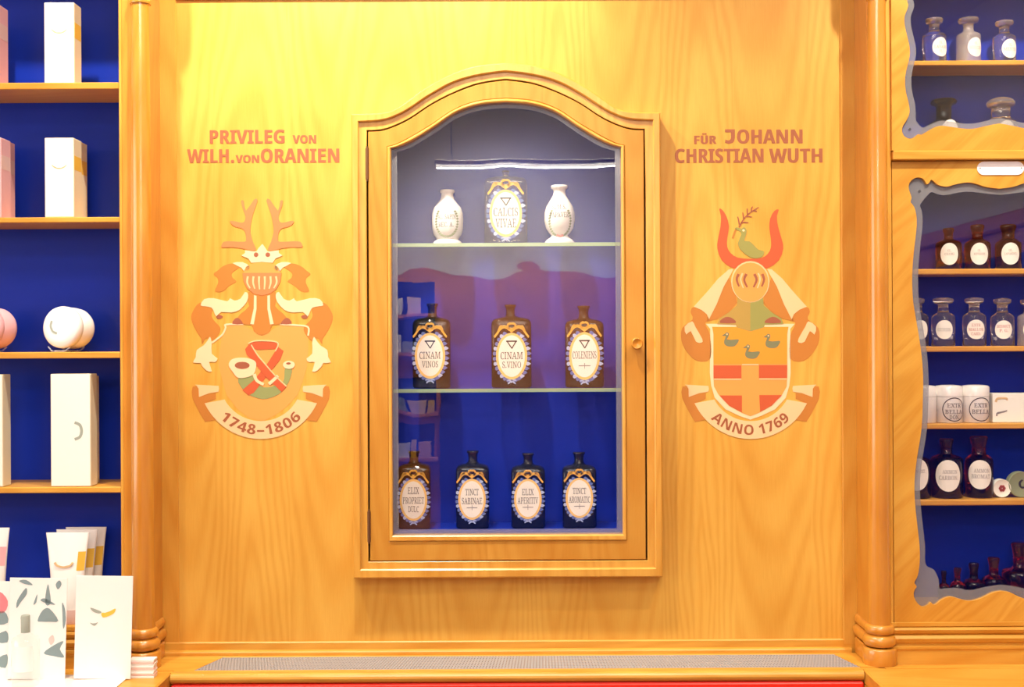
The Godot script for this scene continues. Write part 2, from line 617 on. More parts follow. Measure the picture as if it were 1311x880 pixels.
func banner(parent: Node3D, dx: float, words: String, ax0: float, ax1: float) -> void:
	var shift := func(flat: Array) -> Array:
		var o := flat.duplicate()
		for i in range(0, o.size(), 2):
			o[i] += dx
		return o
	var axis := 334.0 + dx
	paint("banner_fold", shift.call([251.4, 494.8, 246.8, 495, 245.4, 502, 246.8, 511, 250.2, 518, 257, 531, 262.7, 540.2, 276.4, 538, 268.4, 526.6, 261.6, 517, 276.4, 510.7, 276.4, 503.5, 265, 505, 254.8, 509, 254.2, 498]), M.p_brown, parent, 1, 1, axis)
	paint("banner_fold", shift.call([268, 517, 274, 537, 281, 535, 272, 515]), M.p_dark, parent, 0, 1, axis)
	paint("banner_end", shift.call([249.7, 492.7, 279.8, 494.4, 280.5, 498, 279.8, 501.8, 268.4, 503.5, 254.8, 508.6, 254.5, 498, 252.5, 494.8]), M.p_peach, parent, 2, 1, axis)
	var flat := []
	for k in 25:
		var t := deg_to_rad(lerpf(-65, 65, k / 24.0))
		flat.append_array([axis + 79.3 * sin(t), 483.0 + 79.3 * cos(t)])
	for k in 25:
		var t := deg_to_rad(lerpf(61.5, -61.5, k / 24.0))
		flat.append_array([axis + 53.0 * sin(t), 486.5 + 53.0 * cos(t)])
	paint("banner", flat, M.p_peach, parent, 3, 1)
	var b := MB.new()
	add_text(b, words, sans, deg_to_rad(ax0), -6.6, deg_to_rad(ax1), 6.6, 0.0, func(q: Vector2) -> Vector3:
		var r := 67.5 - q.y
		var g := w(axis + r * sin(q.x), 483.0 + r * cos(q.x), 0.0)
		return Vector3(g.x, g.y, 0.0014))
	part("lettering", b, M.p_letter, parent, "brown painted writing " + words)

func inscription(label: String, words: Array) -> Node3D:
	var t := thing("painted_inscription", label, "inscription", Vector3.ZERO)
	for q in words:
		var b := MB.new()
		var lo := w(q[1], q[4], 0.0)
		var hi := w(q[2], q[3], 0.0)
		for o in [-0.0007, 0.0007]:
			add_text(b, q[0], sans, lo.x + o, lo.y, hi.x + o, hi.y, 0.0006 + absf(o) * signf(o) * 0.1)
		part("lettering", b, M.p_letter, t, "painted word " + q[0])
	return t

func deer_arms() -> void:
	var t := thing("painted_coat_of_arms", "painted coat of arms with deer antlers, hunting horn shield and 1748-1806 banner", "coat of arms", Vector3.ZERO, "coats of arms painted on the wood panel")
	var ax := 335.5
	paint("shield", [289, 416, 311, 416, 325, 424, 335.5, 429, 346, 424, 359, 416, 395, 419, 394.5, 450, 393, 470, 387, 490, 381, 506, 367, 521, 352, 532, 337, 539.5, 320, 536, 304, 524, 290, 506, 284, 484, 280, 468, 281, 450, 284, 432, 288, 424], M.p_shield, t, 0, 1)
	paint("shield_rim", stroke([271.5, 439, 279, 433.5, 285.5, 427.5, 289, 419.5, 289.5, 415.6, 311.6, 415.2], 2.2), M.p_cream, t, 2, 1)
	paint("shield_rim", stroke([358.4, 415.2, 380, 416.5, 394.5, 419, 394.5, 430], 2.2), M.p_cream, t, 2, 1)
	paint("mantling", [256, 387.7, 246.8, 399, 245, 409.3, 251.4, 424, 258.2, 434.3, 258.7, 441, 264, 433, 271.8, 436.6, 280, 428, 282, 419.5, 274, 410.5, 270.7, 403.6, 272, 392], M.p_brown, t, 1, 3, ax)
	paint("mantling", [296.8, 337.5, 285.5, 341, 278.6, 346.6, 273.5, 351, 278.6, 356, 279.2, 362.7, 275.2, 373, 285.5, 373, 293.4, 366, 302.5, 360.5, 298, 356, 296.8, 350, 303.6, 344.5, 307, 342], M.p_brown, t, 1, 3, ax)
	paint("mantling_edge", [257, 391, 261.6, 383.2, 274, 382, 291, 386, 294.5, 382, 300, 385, 308, 382.6, 313.9, 374, 317.8, 377.5, 316, 386.6, 307, 396.8, 296.8, 400.2, 283, 399.7, 277, 405.3, 274, 399, 270.7, 394, 262.7, 392.3], M.p_cream, t, 3, 2, ax)
	paint("mantling_edge", [298, 337, 310.5, 335.8, 319.5, 341, 318.4, 345.5, 312.7, 347.7, 309.3, 343], M.p_cream, t, 3, 2, ax)
	paint("mantling_spot", [277, 406, 280, 403, 285.5, 405, 283, 408, 279, 408], M.p_dark, t, 2, 2, ax)  # dark painted spot in the mantling
	paint("mantling_tip", [269, 431.4, 271.2, 439.3, 271.2, 453, 278.6, 459.2, 275.2, 463.8, 267.8, 463.8, 271.2, 475.7, 264.4, 474.5, 258.2, 467.7, 257, 465, 247.4, 464.3, 250.8, 457.5, 252, 448.4, 260.5, 442.7, 266, 436], M.p_cream, t, 3, 2, ax)
	paint("gorget", [318, 374, 319, 392, 308, 402, 301, 414.5, 322, 416, 325, 424, 335.5, 429.5, 346, 424, 349, 416, 370, 414.5, 363, 402, 352, 392, 353, 374], M.p_brown, t, 2, 2)
	paint("gorget_stripe", [325.3, 378, 328.5, 379, 328.5, 396, 325, 415.5, 320.5, 415, 325, 395], M.p_cream, t, 3, 1, ax)
	paint("gorget_opening", [297.5, 414.8, 300, 409, 304, 407, 308, 409.5, 311, 414.8], M.p_dark, t, 3, 2, ax)
	paint("helmet", [312, 350, 315, 342, 324, 337, 335.5, 335.5, 347, 337, 356, 342, 359, 350, 357, 352, 314, 352], M.p_tan, t, 3, 2)
	paint("visor", [310.5, 349.5, 360.5, 349.5, 359, 360, 354, 370, 346, 376, 335.5, 378.5, 325, 376, 317, 370, 312, 360], M.p_antler, t, 4, 1)
	for k in 6:
		var x := 317.5 + k * 7.2
		var bow := (x - ax) * 0.16
		paint("visor_bar", stroke([x, 354, x + bow * 0.3, 362, x - bow, 371 - absf(x - ax) * 0.1], 2.6, 1.6), M.p_peach, t, 5, 1)
	paint("skull", [336, 312.5, 331, 318, 328.6, 322, 324, 322, 313.9, 320.5, 313.9, 324, 309.3, 327.3, 318.4, 331.3, 321.8, 336.6, 335.5, 335.5, 349.2, 336.6, 352.6, 331.3, 361.7, 327.3, 357, 324, 357, 320.5, 347, 322, 342.4, 322, 340, 318], M.p_cream, t, 4, 1)
	paint("skull_eye", ellipse(328, 326.3, 3, 3, 12), M.p_dark, t, 5, 1, ax)
	paint("antler", [308.8, 257.4, 312.2, 257.4, 315, 270, 325.2, 255.7, 329.8, 256.8, 324, 273.9, 321.3, 287.5, 320.7, 297.7, 324, 310.2, 328, 319.3, 324, 321.6, 310.5, 318.2, 296.8, 316.5, 284.3, 317, 284.3, 313, 286.6, 309.7, 294.5, 309, 312.7, 309.7, 315, 306.8, 314.4, 298.9, 310.5, 292.6, 303.6, 291, 298, 288.6, 294.5, 283.5, 299, 283, 308.2, 285.2, 312.7, 284, 314.4, 277.3, 310.5, 266], M.p_antler, t, 3, 2, ax)
	# hunting horn with its strap
	paint("horn", [304.8, 484.8, 324, 481.4, 333, 494, 341, 496, 348, 495, 362, 489, 364, 481, 365.2, 471, 373.8, 471, 372, 484, 367, 494, 357, 505, 341.4, 511, 330, 510, 318, 505, 309, 496], M.p_horn, t, 2, 2)
	paint("strap", [354.4, 443, 363, 449.5, 358.4, 461, 349.3, 472.3, 325, 503, 318.4, 506.4, 310.5, 499.5, 325, 487, 342.5, 465.5, 352.7, 449.5], M.p_red, t, 3, 1)
	paint("strap", [318.4, 441.6, 313.9, 447.3, 316, 454, 327.5, 466.5, 339, 481.4, 360.7, 502, 367, 495, 352.7, 481.4, 339, 465.5, 330, 455, 321.8, 441.6], M.p_red, t, 4, 1)
	paint("strap", [320, 440.5, 325, 438, 336, 437.3, 351.6, 438.3, 355, 441, 352.7, 447, 330, 447.8, 324, 447], M.p_red, t, 3, 1)
	paint("strap_edge", stroke([321.8, 441.6, 330, 455, 339, 465.5, 352.7, 481.4, 367, 495], 1.4), M.p_peach, t, 5, 1)
	paint("strap_edge", stroke([318, 440, 325, 437, 336, 436.3, 351.6, 437.5, 356.5, 441, 352.5, 450], 1.4), M.p_peach, t, 5, 1)
	paint("horn_bell", [293, 468, 296, 461, 305, 458.3, 318, 459, 327, 463, 328, 470, 324, 480, 312, 484, 303.5, 483, 298, 476], M.p_cream, t, 5, 3)
	paint("horn_bell_opening", ellipse(310.3, 468, 9.6, 4.6), M.p_dark, t, 6, 1)
	paint("horn_mouthpiece", ellipse(370, 467.3, 7.6, 5.2), M.p_cream, t, 5, 1)
	paint("horn_mouthpiece_opening", ellipse(369.5, 465.5, 3, 1.5, 12), M.p_dark, t, 6, 1)
	paint("horn_band", stroke([325.5, 479, 329, 487.5, 337.7, 492.5], 4.2, 3.4), M.p_cream, t, 5, 1)
	paint("horn_band", stroke([356, 481.4, 344.5, 492], 4.0), M.p_cream, t, 5, 1)
	banner(t, 0.0, "1748–1806", -45, 45)

func duck(t: Node3D, x: float, y: float) -> void:
	var o := []
	var shape := [0, 4.5, 4, 2.2, 6, 0, 9, 1.5, 8.6, 5, 6.5, 8.5, 8, 10, 14, 9.6, 21.5, 9.3, 20, 14, 16, 18, 8, 18.2, 3.6, 15.5, 3, 11, 5.2, 6, 4.5, 5]
	for i in range(0, shape.size(), 2):
		o.append_array([x + shape[i], y + shape[i + 1]])
	paint("duck", o, M.p_duck, t, 4, 3)
	paint("duck_eye", ellipse(x + 6.6, y + 2.6, 1.1, 1.1, 8), M.p_peach, t, 5, 1)

func bull_arms() -> void:
	var t := thing("painted_coat_of_arms", "painted coat of arms with red bull horns, three ducks and ANNO 1769 banner", "coat of arms", Vector3.ZERO, "coats of arms painted on the wood panel")
	var ax := 960.5
	paint("mantling", [932, 352, 942, 377.5, 943.4, 388, 933, 400, 919.5, 408, 905, 412, 907, 400, 925, 370], M.p_brown, t, 1, 1, ax)
	paint("mantling", [887.7, 393.4, 884.3, 400, 886.6, 409, 873.5, 420, 872.4, 436, 879, 450, 892, 462, 909.5, 459, 909, 430, 904, 418, 903, 413, 908, 409, 902, 399], M.p_brown, t, 1, 3, ax)
	paint("mantling_edge", [938.9, 344.5, 933.2, 345, 919.5, 357, 908.2, 370.7, 888.3, 392.8, 898, 397, 904.8, 402.5, 907.6, 409, 917.3, 390, 926.4, 367.3, 935.5, 351.4], M.p_peach, t, 3, 1, ax)
	paint("mantling_edge", [876.4, 418.4, 886, 411.6, 890, 418.4, 899, 434.3, 898, 439, 891, 437.7, 884.3, 424, 878.6, 428.6], M.p_peach, t, 3, 2, ax)
	paint("bull_horns", [920.7, 267.5, 923, 276.6, 922.4, 290.2, 919, 307.3, 918.4, 318.6, 924, 333.4, 938.9, 343.6, 960.5, 345, 982.1, 343.6, 997, 333.4, 1002.6, 318.6, 1001, 307.3, 996, 290.2, 994.5, 276.6, 997, 268.5, 991.5, 270, 986, 280, 985, 292, 987, 306, 987, 317, 983, 325, 975, 330.5, 960.5, 331.5, 944.5, 330, 935.5, 324.3, 931, 316.4, 931, 305, 933.2, 290.2, 929.8, 276.6, 924.5, 268.8], M.p_red, t, 2, 2)
	paint("perched_bird", [940.6, 293.5, 943, 291, 949, 293, 952.5, 290.8, 955.8, 294.8, 954.8, 301.6, 953, 308.4, 959.3, 309, 964, 313, 971, 319.8, 978.3, 322, 975.5, 329, 966.4, 330.8, 959.3, 328.9, 949, 321, 944.5, 311.8, 949, 300.5, 946.8, 296], M.p_green, t, 3, 2)
	paint("perched_bird_eye", ellipse(951.8, 295.2, 1.5, 1.5, 10), M.p_cream, t, 4, 1)
	paint("twig", stroke([937.8, 305, 940.8, 296, 943, 293], 2.2, 1.2), M.p_brown, t, 3, 1)
	for s in [[946, 291, 952.5, 280, 960, 272.5, 971, 265.5], [946.5, 287.5, 945.5, 282, 944.5, 277.5], [952, 280, 951.5, 276, 950.8, 272], [957.2, 275.5, 956.5, 271, 956.5, 267], [949, 285.3, 953, 284.7, 958, 285], [956, 277.3, 959, 277.2, 962.5, 277.8], [962, 270.8, 962, 267, 963.5, 264.5], [964, 270, 967, 270, 969, 271]]:
		paint("twig", stroke(s, 1.6, 1.1), M.p_dark, t, 3, 1)
	paint("gorget", [944.5, 380, 943.4, 391, 933.2, 400, 920.7, 408, 918, 415, 942, 416, 943.4, 419.5, 960.5, 424.5, 960.5, 380], M.p_olive, t, 3.4, 1)
	paint("gorget", [976.5, 380, 977.6, 391, 987.8, 400, 1000.3, 408, 1003, 415, 979, 416, 977.6, 419.5, 960.5, 424.5, 960.5, 380], M.p_green, t, 3.4, 1)
	paint("gorget_opening", [921.3, 413.6, 925, 408, 932, 405.8, 938.5, 408.5, 942, 413.6], M.p_dark, t, 4, 2, ax)
	paint("helmet", ellipse(960.5, 361, 24.5, 26.5, 28), M.p_peach, t, 4, 1)
	paint("helmet", ellipse(960.5, 361.6, 23, 25.2, 28), M.p_tan, t, 5, 1)
	for s in [-1.0, 1.0]:
		paint("visor_slit", stroke([ax + s * 15, 351, ax + s * 17.5, 358, ax + s * 14.5, 367], 3.6, 2.2), M.p_dark, t, 6, 1)
		paint("visor_slit", stroke([ax + s * 5, 351, ax + s * 8, 358.5, ax + s * 4, 368], 3.6, 2.2), M.p_dark, t, 6, 1)
		paint("visor_bar", stroke([ax + s * 10, 350, ax + s * 12.5, 358, ax + s * 9, 369], 2.0, 1.4), M.p_peach, t, 6, 1)
	var half := [960.5, 537.6, 946.8, 532.8, 928.6, 524.3, 915, 509.5, 910.5, 494, 908.8, 478, 909.3, 421.4, 903.6, 414.8]
	var full := half.duplicate()
	for i in range(half.size() - 2, -1, -2):
		full.append_array([2 * ax - half[i], half[i + 1]])
	paint("shield_rim", full, M.p_cream, t, 1, 1)
	var inner := [960.5, 533.2, 950, 529, 933.2, 519.8, 919.5, 505, 914, 495, 913.3, 482.7, 913.3, 427, 911.6, 418.6]
	full = inner.duplicate()
	for i in range(inner.size() - 2, -1, -2):
		full.append_array([2 * ax - inner[i], inner[i + 1]])
	paint("shield", full, M.p_tan, t, 2, 1)
	paint("shield_field", [912, 419, 942.5, 419, 960.5, 425, 978.5, 419, 1009, 419, 1007.7, 428, 1007.7, 466, 913.3, 466, 913.3, 428], M.p_gold, t, 3, 1)
	paint("shield_square", [913.4, 468, 949, 468, 949, 484.5, 913.4, 484.5], M.p_red, t, 4, 1)
	paint("shield_square", [971.5, 467.5, 1007.6, 467.5, 1007.6, 484.2, 971.5, 484.2], M.p_red, t, 4, 1)
	paint("shield_square", [921, 506.5, 949.7, 506.5, 949.7, 528, 933.5, 519.5], M.p_red, t, 4, 1)
	paint("shield_square", [972, 506, 1001, 506, 988, 519, 973, 527.5], M.p_red, t, 4, 1)
	for s in [[950, 467, 971, 467], [914, 485.8, 949, 485.8], [972, 485.5, 1007, 485.5]]:
		paint("shield_line", stroke(s, 1.5), M.p_peach, t, 4, 1)
	duck(t, 924, 425.5)
	duck(t, 951, 441)
	duck(t, 977, 427.5)
	banner(t, 627.0, "ANNO 1769", -44, 43)

# ---------------------------------------------------------------- outlines
func arch_outline(hw: float, bottom: float, arch: Array, z: float, cx := 649.0) -> PackedVector2Array:
	var ap := curve_points(arch, false, 6)
	var pts := PackedVector2Array()
	for k in 8:
		pts.append(Vector2(lerpf(-hw, hw, k / 8.0), bottom))
	var shoulder: float = ap[ap.size() - 1].y
	for k in 8:
		pts.append(Vector2(hw, lerpf(bottom, shoulder, k / 8.0)))
	for i in range(ap.size() - 1, -1, -1):
		pts.append(ap[i])
	for i in range(1, ap.size()):
		pts.append(Vector2(-ap[i].x, ap[i].y))
	for k in range(1, 8):
		pts.append(Vector2(-hw, lerpf(shoulder, bottom, k / 8.0)))
	var out := PackedVector2Array()
	for p in pts:
		var g := wu(cx + p.x, p.y, z)
		out.append(Vector2(g.x, g.y))
	return out

# ---------------------------------------------------------------- setting
func build_setting() -> void:
	var f := setting("floor", "dark wooden shop floor")
	box_part("boards", Vector3(-3.4, -0.1, -0.5), Vector3(3.4, 0.0, 4.8), 0.0, M.floor_wood, f)
	var c := setting("ceiling", "white plaster ceiling")
	box_part("plaster", Vector3(-3.4, 3.2, -0.5), Vector3(3.4, 3.3, 4.8), 0.0, M.plaster, c)
	var wr := setting("wall_right", "white plaster side wall")
	box_part("plaster", Vector3(2.3, 0, -0.25), Vector3(2.5, 3.2, 4.6), 0.0, M.plaster, wr)
	# street wall with a broad frosted shop window
	var wl := setting("wall_left", "white plaster street wall with the shop window")
	for q in [[0.0, 3.2, -0.5, 0.5], [0.0, 3.2, 3.1, 4.8], [0.0, 0.9, 0.5, 3.1], [2.5, 3.2, 0.5, 3.1]]:
		box_part("plaster", Vector3(-3.4, q[0], q[2]), Vector3(-3.2, q[1], q[3]), 0.0, M.plaster, wl)
	var wi := setting("window_1", "bright frosted shop window in the street wall")
	for q in [[0.9, 0.95, 0.5, 3.1], [2.45, 2.5, 0.5, 3.1], [0.9, 2.5, 0.5, 0.55], [0.9, 2.5, 3.05, 3.1], [0.9, 2.5, 1.78, 1.82]]:
		box_part("window_frame", Vector3(-3.3, q[0], q[2]), Vector3(-3.24, q[1], q[3]), 0.003, M.lamp_white, wi)
	for q in [[0.55, 1.78], [1.82, 3.05]]:
		box_part("window_pane", Vector3(-3.28, 0.95, q[0]), Vector3(-3.27, 2.45, q[1]), 0.0, glow(Color(1.0, 0.98, 0.95), 1.0), wi)
	var fr := setting("wall_front", "white plaster wall across the shop")
	box_part("plaster", Vector3(-3.2, 0, 4.6), Vector3(3.2, 3.2, 4.8), 0.0, M.plaster, fr)
	var bk := setting("wall_back", "cherry wood panelling around the arched cabinet")
	box_part("plaster", Vector3(-3.2, 0, -0.5), Vector3(3.2, 3.2, -0.25), 0.0, M.plaster, bk)
	# the wide veneered panel, with an opening for the cabinet
	var xl := wu(228, 0, 0).x
	var xr := wu(1077, 0, 0).x
	var yt := wu(0, -3, 0).y
	var yb := wu(0, 821, 0).y
	var hole := arch_outline(190, 731, [0, 90, 38, 94, 70, 104.5, 103, 122, 137, 146, 157, 153, 190, 155], 0.0)
	var rect := PackedVector2Array()
	var m := hole.size()
	var arch_n := m - 8 - 8 - 7
	for k in 8:
		rect.append(Vector2(lerpf(xl, xr, k / 8.0), yb))
	for k in 8:
		rect.append(Vector2(xr, lerpf(yb, yt, k / 8.0)))
	for k in arch_n:
		rect.append(Vector2(lerpf(xr, xl, float(k) / (arch_n - 1)), yt))
	for k in range(1, 8):
		rect.append(Vector2(xl, lerpf(yt, yb, k / 8.0)))
	var b := MB.new()
	b.frame(rect, hole, -0.012, 0.0, 0.0, true)
	part("panel", b, M.panel, bk)
	# flat frame around the panel
	var jl := wu(207, 0, 0).x
	var jr := wu(1094.5, 0, 0).x
	box_part("stile", Vector3(jl - 0.02, yb - 0.03, -0.02), Vector3(xl, 2.5, 0.0035), 0.0015, M.wood_stile, bk)
	box_part("stile", Vector3(xr, yb - 0.01, -0.02), Vector3(jr + 0.02, 2.5, 0.006), 0.0015, M.wood_stile, bk)
	box_part("top_rail", Vector3(xl, yt - 0.002, -0.02), Vector3(xr, 2.5, 0.006), 0.002, M.wood_rail, bk)
	# skirting of two steps
	box_part("skirting", Vector3(jl - 0.02, SILL_Y - 0.01, -0.02), Vector3(jr + 0.01, wu(0, 820, 0).y, 0.0058), 0.002, M.wood_rail, bk)
	b = MB.new()
	b.run_x(PackedVector2Array([Vector2(0, SILL_Y - 0.01), Vector2(0, wu(0, 830, 0).y + 0.002), Vector2(0.012, wu(0, 831, 0).y), Vector2(0.014, wu(0, 832.5, 0).y), Vector2(0.014, SILL_Y - 0.01)]), jl - 0.02, xr + 0.016)
	part("skirting_bead", b, M.wood_rail, bk)
	box_part("frieze", Vector3(-3.2, 2.5, -0.26), Vector3(3.2, 3.2, 0.0), 0.0, M.wood_h, bk)

func sill_and_counters() -> void:
	# radiator sill with its grille
	var t := thing("radiator_sill", "low wooden sill with a long grey grille under the painted panel", "sill")
	var xl := -0.703
	var xr := 0.717
	box_part("board", Vector3(xl - 0.08, SILL_Y - 0.03, 0.0145), Vector3(xr + 0.05, SILL_Y - 0.002, 0.14), 0.0, M.wood_h, t)
	for q in [[xl - 0.08, 0.0145, xr + 0.05, 0.026], [xl - 0.0, 0.128, xr + 0.0, 0.141]]:
		box_part("rail", Vector3(q[0], SILL_Y - 0.01, q[1]), Vector3(q[2], SILL_Y, q[3]), 0.0008, M.wood_h, t)
	var a0 := Vector2(w(285, 840, 0.025).x, 0.026)
	var a1 := Vector2(w(1068, 838, 0.025).x, 0.026)
	var b0 := Vector2(w(248, 860, 0.128).x, 0.128)
	var b1 := Vector2(w(1102, 856, 0.128).x, 0.128)
	for s in 2:
		var b := MB.new()
		var p: Array = [Vector2(xl - 0.08, 0.026), a0, b0, Vector2(xl - 0.08, 0.128)] if s == 0 else [a1, Vector2(xr + 0.05, 0.026), Vector2(xr + 0.05, 0.128), b1]
		b.quad(Vector3(p[0].x, SILL_Y, p[0].y), Vector3(p[1].x, SILL_Y, p[1].y), Vector3(p[2].x, SILL_Y, p[2].y), Vector3(p[3].x, SILL_Y, p[3].y), Vector3.UP)
		for k in 4:
			var u: Vector2 = p[k]
			var v: Vector2 = p[(k + 1) % 4]
			b.quad_out(Vector3(u.x, SILL_Y, u.y), Vector3(v.x, SILL_Y, v.y), Vector3(v.x, SILL_Y - 0.01, v.y), Vector3(u.x, SILL_Y - 0.01, u.y), Vector3((p[0].x + p[2].x) / 2, SILL_Y, 0.07))
		part("end_board", b, M.wood_h, t)
	# perforated grey metal: fine cross bars over long bars
	var g := MB.new()
	var n := 210
	for i in n:
		var f0 := (i + 0.12) / n
		var f1 := (i + 0.72) / n
		var q0 := a0.lerp(a1, f0)
		var q1 := a0.lerp(a1, f1)
		var r0 := b0.lerp(b1, f0)
		var r1 := b0.lerp(b1, f1)
		g.quad(Vector3(q0.x, SILL_Y - 0.0005, q0.y), Vector3(q1.x, SILL_Y - 0.0005, q1.y), Vector3(r1.x, SILL_Y - 0.0005, r1.y), Vector3(r0.x, SILL_Y - 0.0005, r0.y), Vector3.UP)
		g.quad(Vector3(q1.x, SILL_Y - 0.0005, q1.y), Vector3(q1.x, SILL_Y - 0.003, q1.y), Vector3(r1.x, SILL_Y - 0.003, r1.y), Vector3(r1.x, SILL_Y - 0.0005, r1.y), Vector3.RIGHT)
		g.quad(Vector3(q0.x, SILL_Y - 0.0005, q0.y), Vector3(q0.x, SILL_Y - 0.003, q0.y), Vector3(r0.x, SILL_Y - 0.003, r0.y), Vector3(r0.x, SILL_Y - 0.0005, r0.y), Vector3.LEFT)
	for k in 9:
		var zz := lerpf(0.026, 0.124, k / 8.0)
		var ff := (zz - 0.026) / 0.102
		g.box(Vector3(lerpf(a0.x, b0.x, ff), SILL_Y - 0.003, zz), Vector3(lerpf(a1.x, b1.x, ff), SILL_Y - 0.0001, zz + 0.004), 0.0)
	part("grille", g, M.grille, t, "grey metal ventilation grille").set_meta("kind", "stuff")
	box_part("grille_tray", Vector3(xl, SILL_Y - 0.006, 0.027), Vector3(xr, SILL_Y - 0.0035, 0.127), 0.0, M.grille_dark, t)
	# rounded front edge
	var prof := PackedVector2Array()
	for k in 9:
		var a := PI / 2 - PI * k / 8.0
		prof.append(Vector2(0.147 + 0.012 * cos(a), SILL_Y - 0.0108 + 0.0108 * sin(a)))
	prof.append(Vector2(0.141, SILL_Y - 0.0216))
	prof.append(Vector2(0.141, SILL_Y))
	var b := MB.new()
	b.run_x(prof, xl, xr)
	part("nosing", b, M.wood_nosing, t, "rounded wooden front edge")
	# counters at both sides
	for s in [-1, 1]:
		var ct := thing("wooden_counter", "wooden counter top under the open blue shelves" if s < 0 else "wooden counter top at the foot of the glazed bottle cabinet", "counter")
		var x0 := -1.9 if s < 0 else xr + 0.002
		var x1 := xl - 0.002 if s < 0 else 1.9
		box_part("counter_top", Vector3(x0, SILL_Y - 0.03, 0.142), Vector3(x1, SILL_Y, 0.5), 0.003, M.wood_h, ct)
		box_part("counter_back", Vector3(x0 if s < 0 else 0.7668, SILL_Y - 0.03, -0.1), Vector3(-0.785 if s < 0 else x1, SILL_Y, 0.142), 0.0, M.wood_h, ct)
		box_part("counter_base", Vector3(x0, 0.0, -0.2), Vector3(x1, SILL_Y - 0.03, 0.46), 0.0, M.wood_v, ct)
	var rd := thing("red_panel", "bright red panel below the rounded edge of the wooden sill", "panel")
	box_part("panel_face", Vector3(xl, 0.0, 0.1), Vector3(xr, SILL_Y - 0.0222, 0.157), 0.004, M.red, rd)

# ---------------------------------------------------------------- columns
func column(label: String, x: float, post0: float, post1: float, jamb_side: float) -> void:
	var t := thing("wooden_column", label, "column", Vector3.ZERO, "round columns beside the painted panel")
	var zf := 0.097
	var zc := 0.098
	var top := wu(0, 3, 0.1).y
	box_part("post", Vector3(post0, SILL_Y, -0.04), Vector3(post1, 2.5, zf), 0.0015, M.wood_column, t)
	var yb := SILL_Y
	var b := MB.new()
	var h1 := wu(0, 834, 0.12).y      # top of the drum
	var h2 := wu(0, 816.5, 0.12).y
	var h3 := wu(0, 804, 0.12).y
	b.lathe([[0.0, yb], [0.0345, yb], [0.0355, yb + 0.002], [0.0355, h1 - 0.003], [0.034, h1], [0.028, h1 + 0.001]], 32, Vector3(x, 0, zc))
	part("base_drum", b, M.wood_column, t)
	b = MB.new()
	var prof := [[0.02, h1]]
	for k in 9:
		var a := -PI / 2 + PI * k / 8.0
		prof.append([0.024 + 0.0105 * cos(a), (h1 + 0.002 + h2 - 0.001) / 2 + (h2 - h1 - 0.003) / 2 * sin(a)])
	for k in 9:
		var a := -PI / 2 + PI * k / 8.0
		prof.append([0.0235 + 0.0075 * cos(a), (h2 + h3) / 2 + (h3 - h2) / 2 * sin(a)])
	prof.append([0.0238, h3 + 0.002])
	prof.append([0.0232, h3 + 0.008])
	b.lathe(prof, 32, Vector3(x, 0, zc), 0.3)
	part("base_ring", b, M.wood_column, t)
	b = MB.new()
	b.lathe([[0.0234, h3], [0.0228, lerpf(h3, top, 0.3)], [0.0215, lerpf(h3, top, 0.6)], [0.0188, top]], 32, Vector3(x, 0, zc))
	part("shaft", b, M.wood_column, t)
	# capital just above the picture's edge
	b = MB.new()
	b.lathe([[0.018, top - 0.001], [0.0215, top], [0.0225, top + 0.004], [0.0215, top + 0.008], [0.019, top + 0.01], [0.019, top + 0.045], [0.023, top + 0.055], [0.030, top + 0.068], [0.035, top + 0.078], [0.037, top + 0.088], [0.037, 2.5], [0.0, 2.5]], 32, Vector3(x, 0, zc))
	part("capital", b, M.wood_column, t)
	# the base mouldings return along the jamb into the recess and along the front of the post
	var jx := post1 if jamb_side > 0 else post0
	for q in [[(h1 + h2) / 2, (h2 - h1) / 2 - 0.001, 0.010], [(h2 + h3) / 2, (h3 - h2) / 2, 0.007]]:
		b = MB.new()
		b.bar(Vector3(jx, q[0], 0.008), Vector3(jx, q[0], zf), q[1], q[2])
		part("base_moulding", b, M.wood_column, t)
	box_part("base_block", Vector3(post0 - (0.0 if jamb_side > 0 else 0.008), yb, 0.0145), Vector3(post1 + (0.008 if jamb_side > 0 else 0.0), h1, zf + 0.006), 0.002, M.wood_column, t)

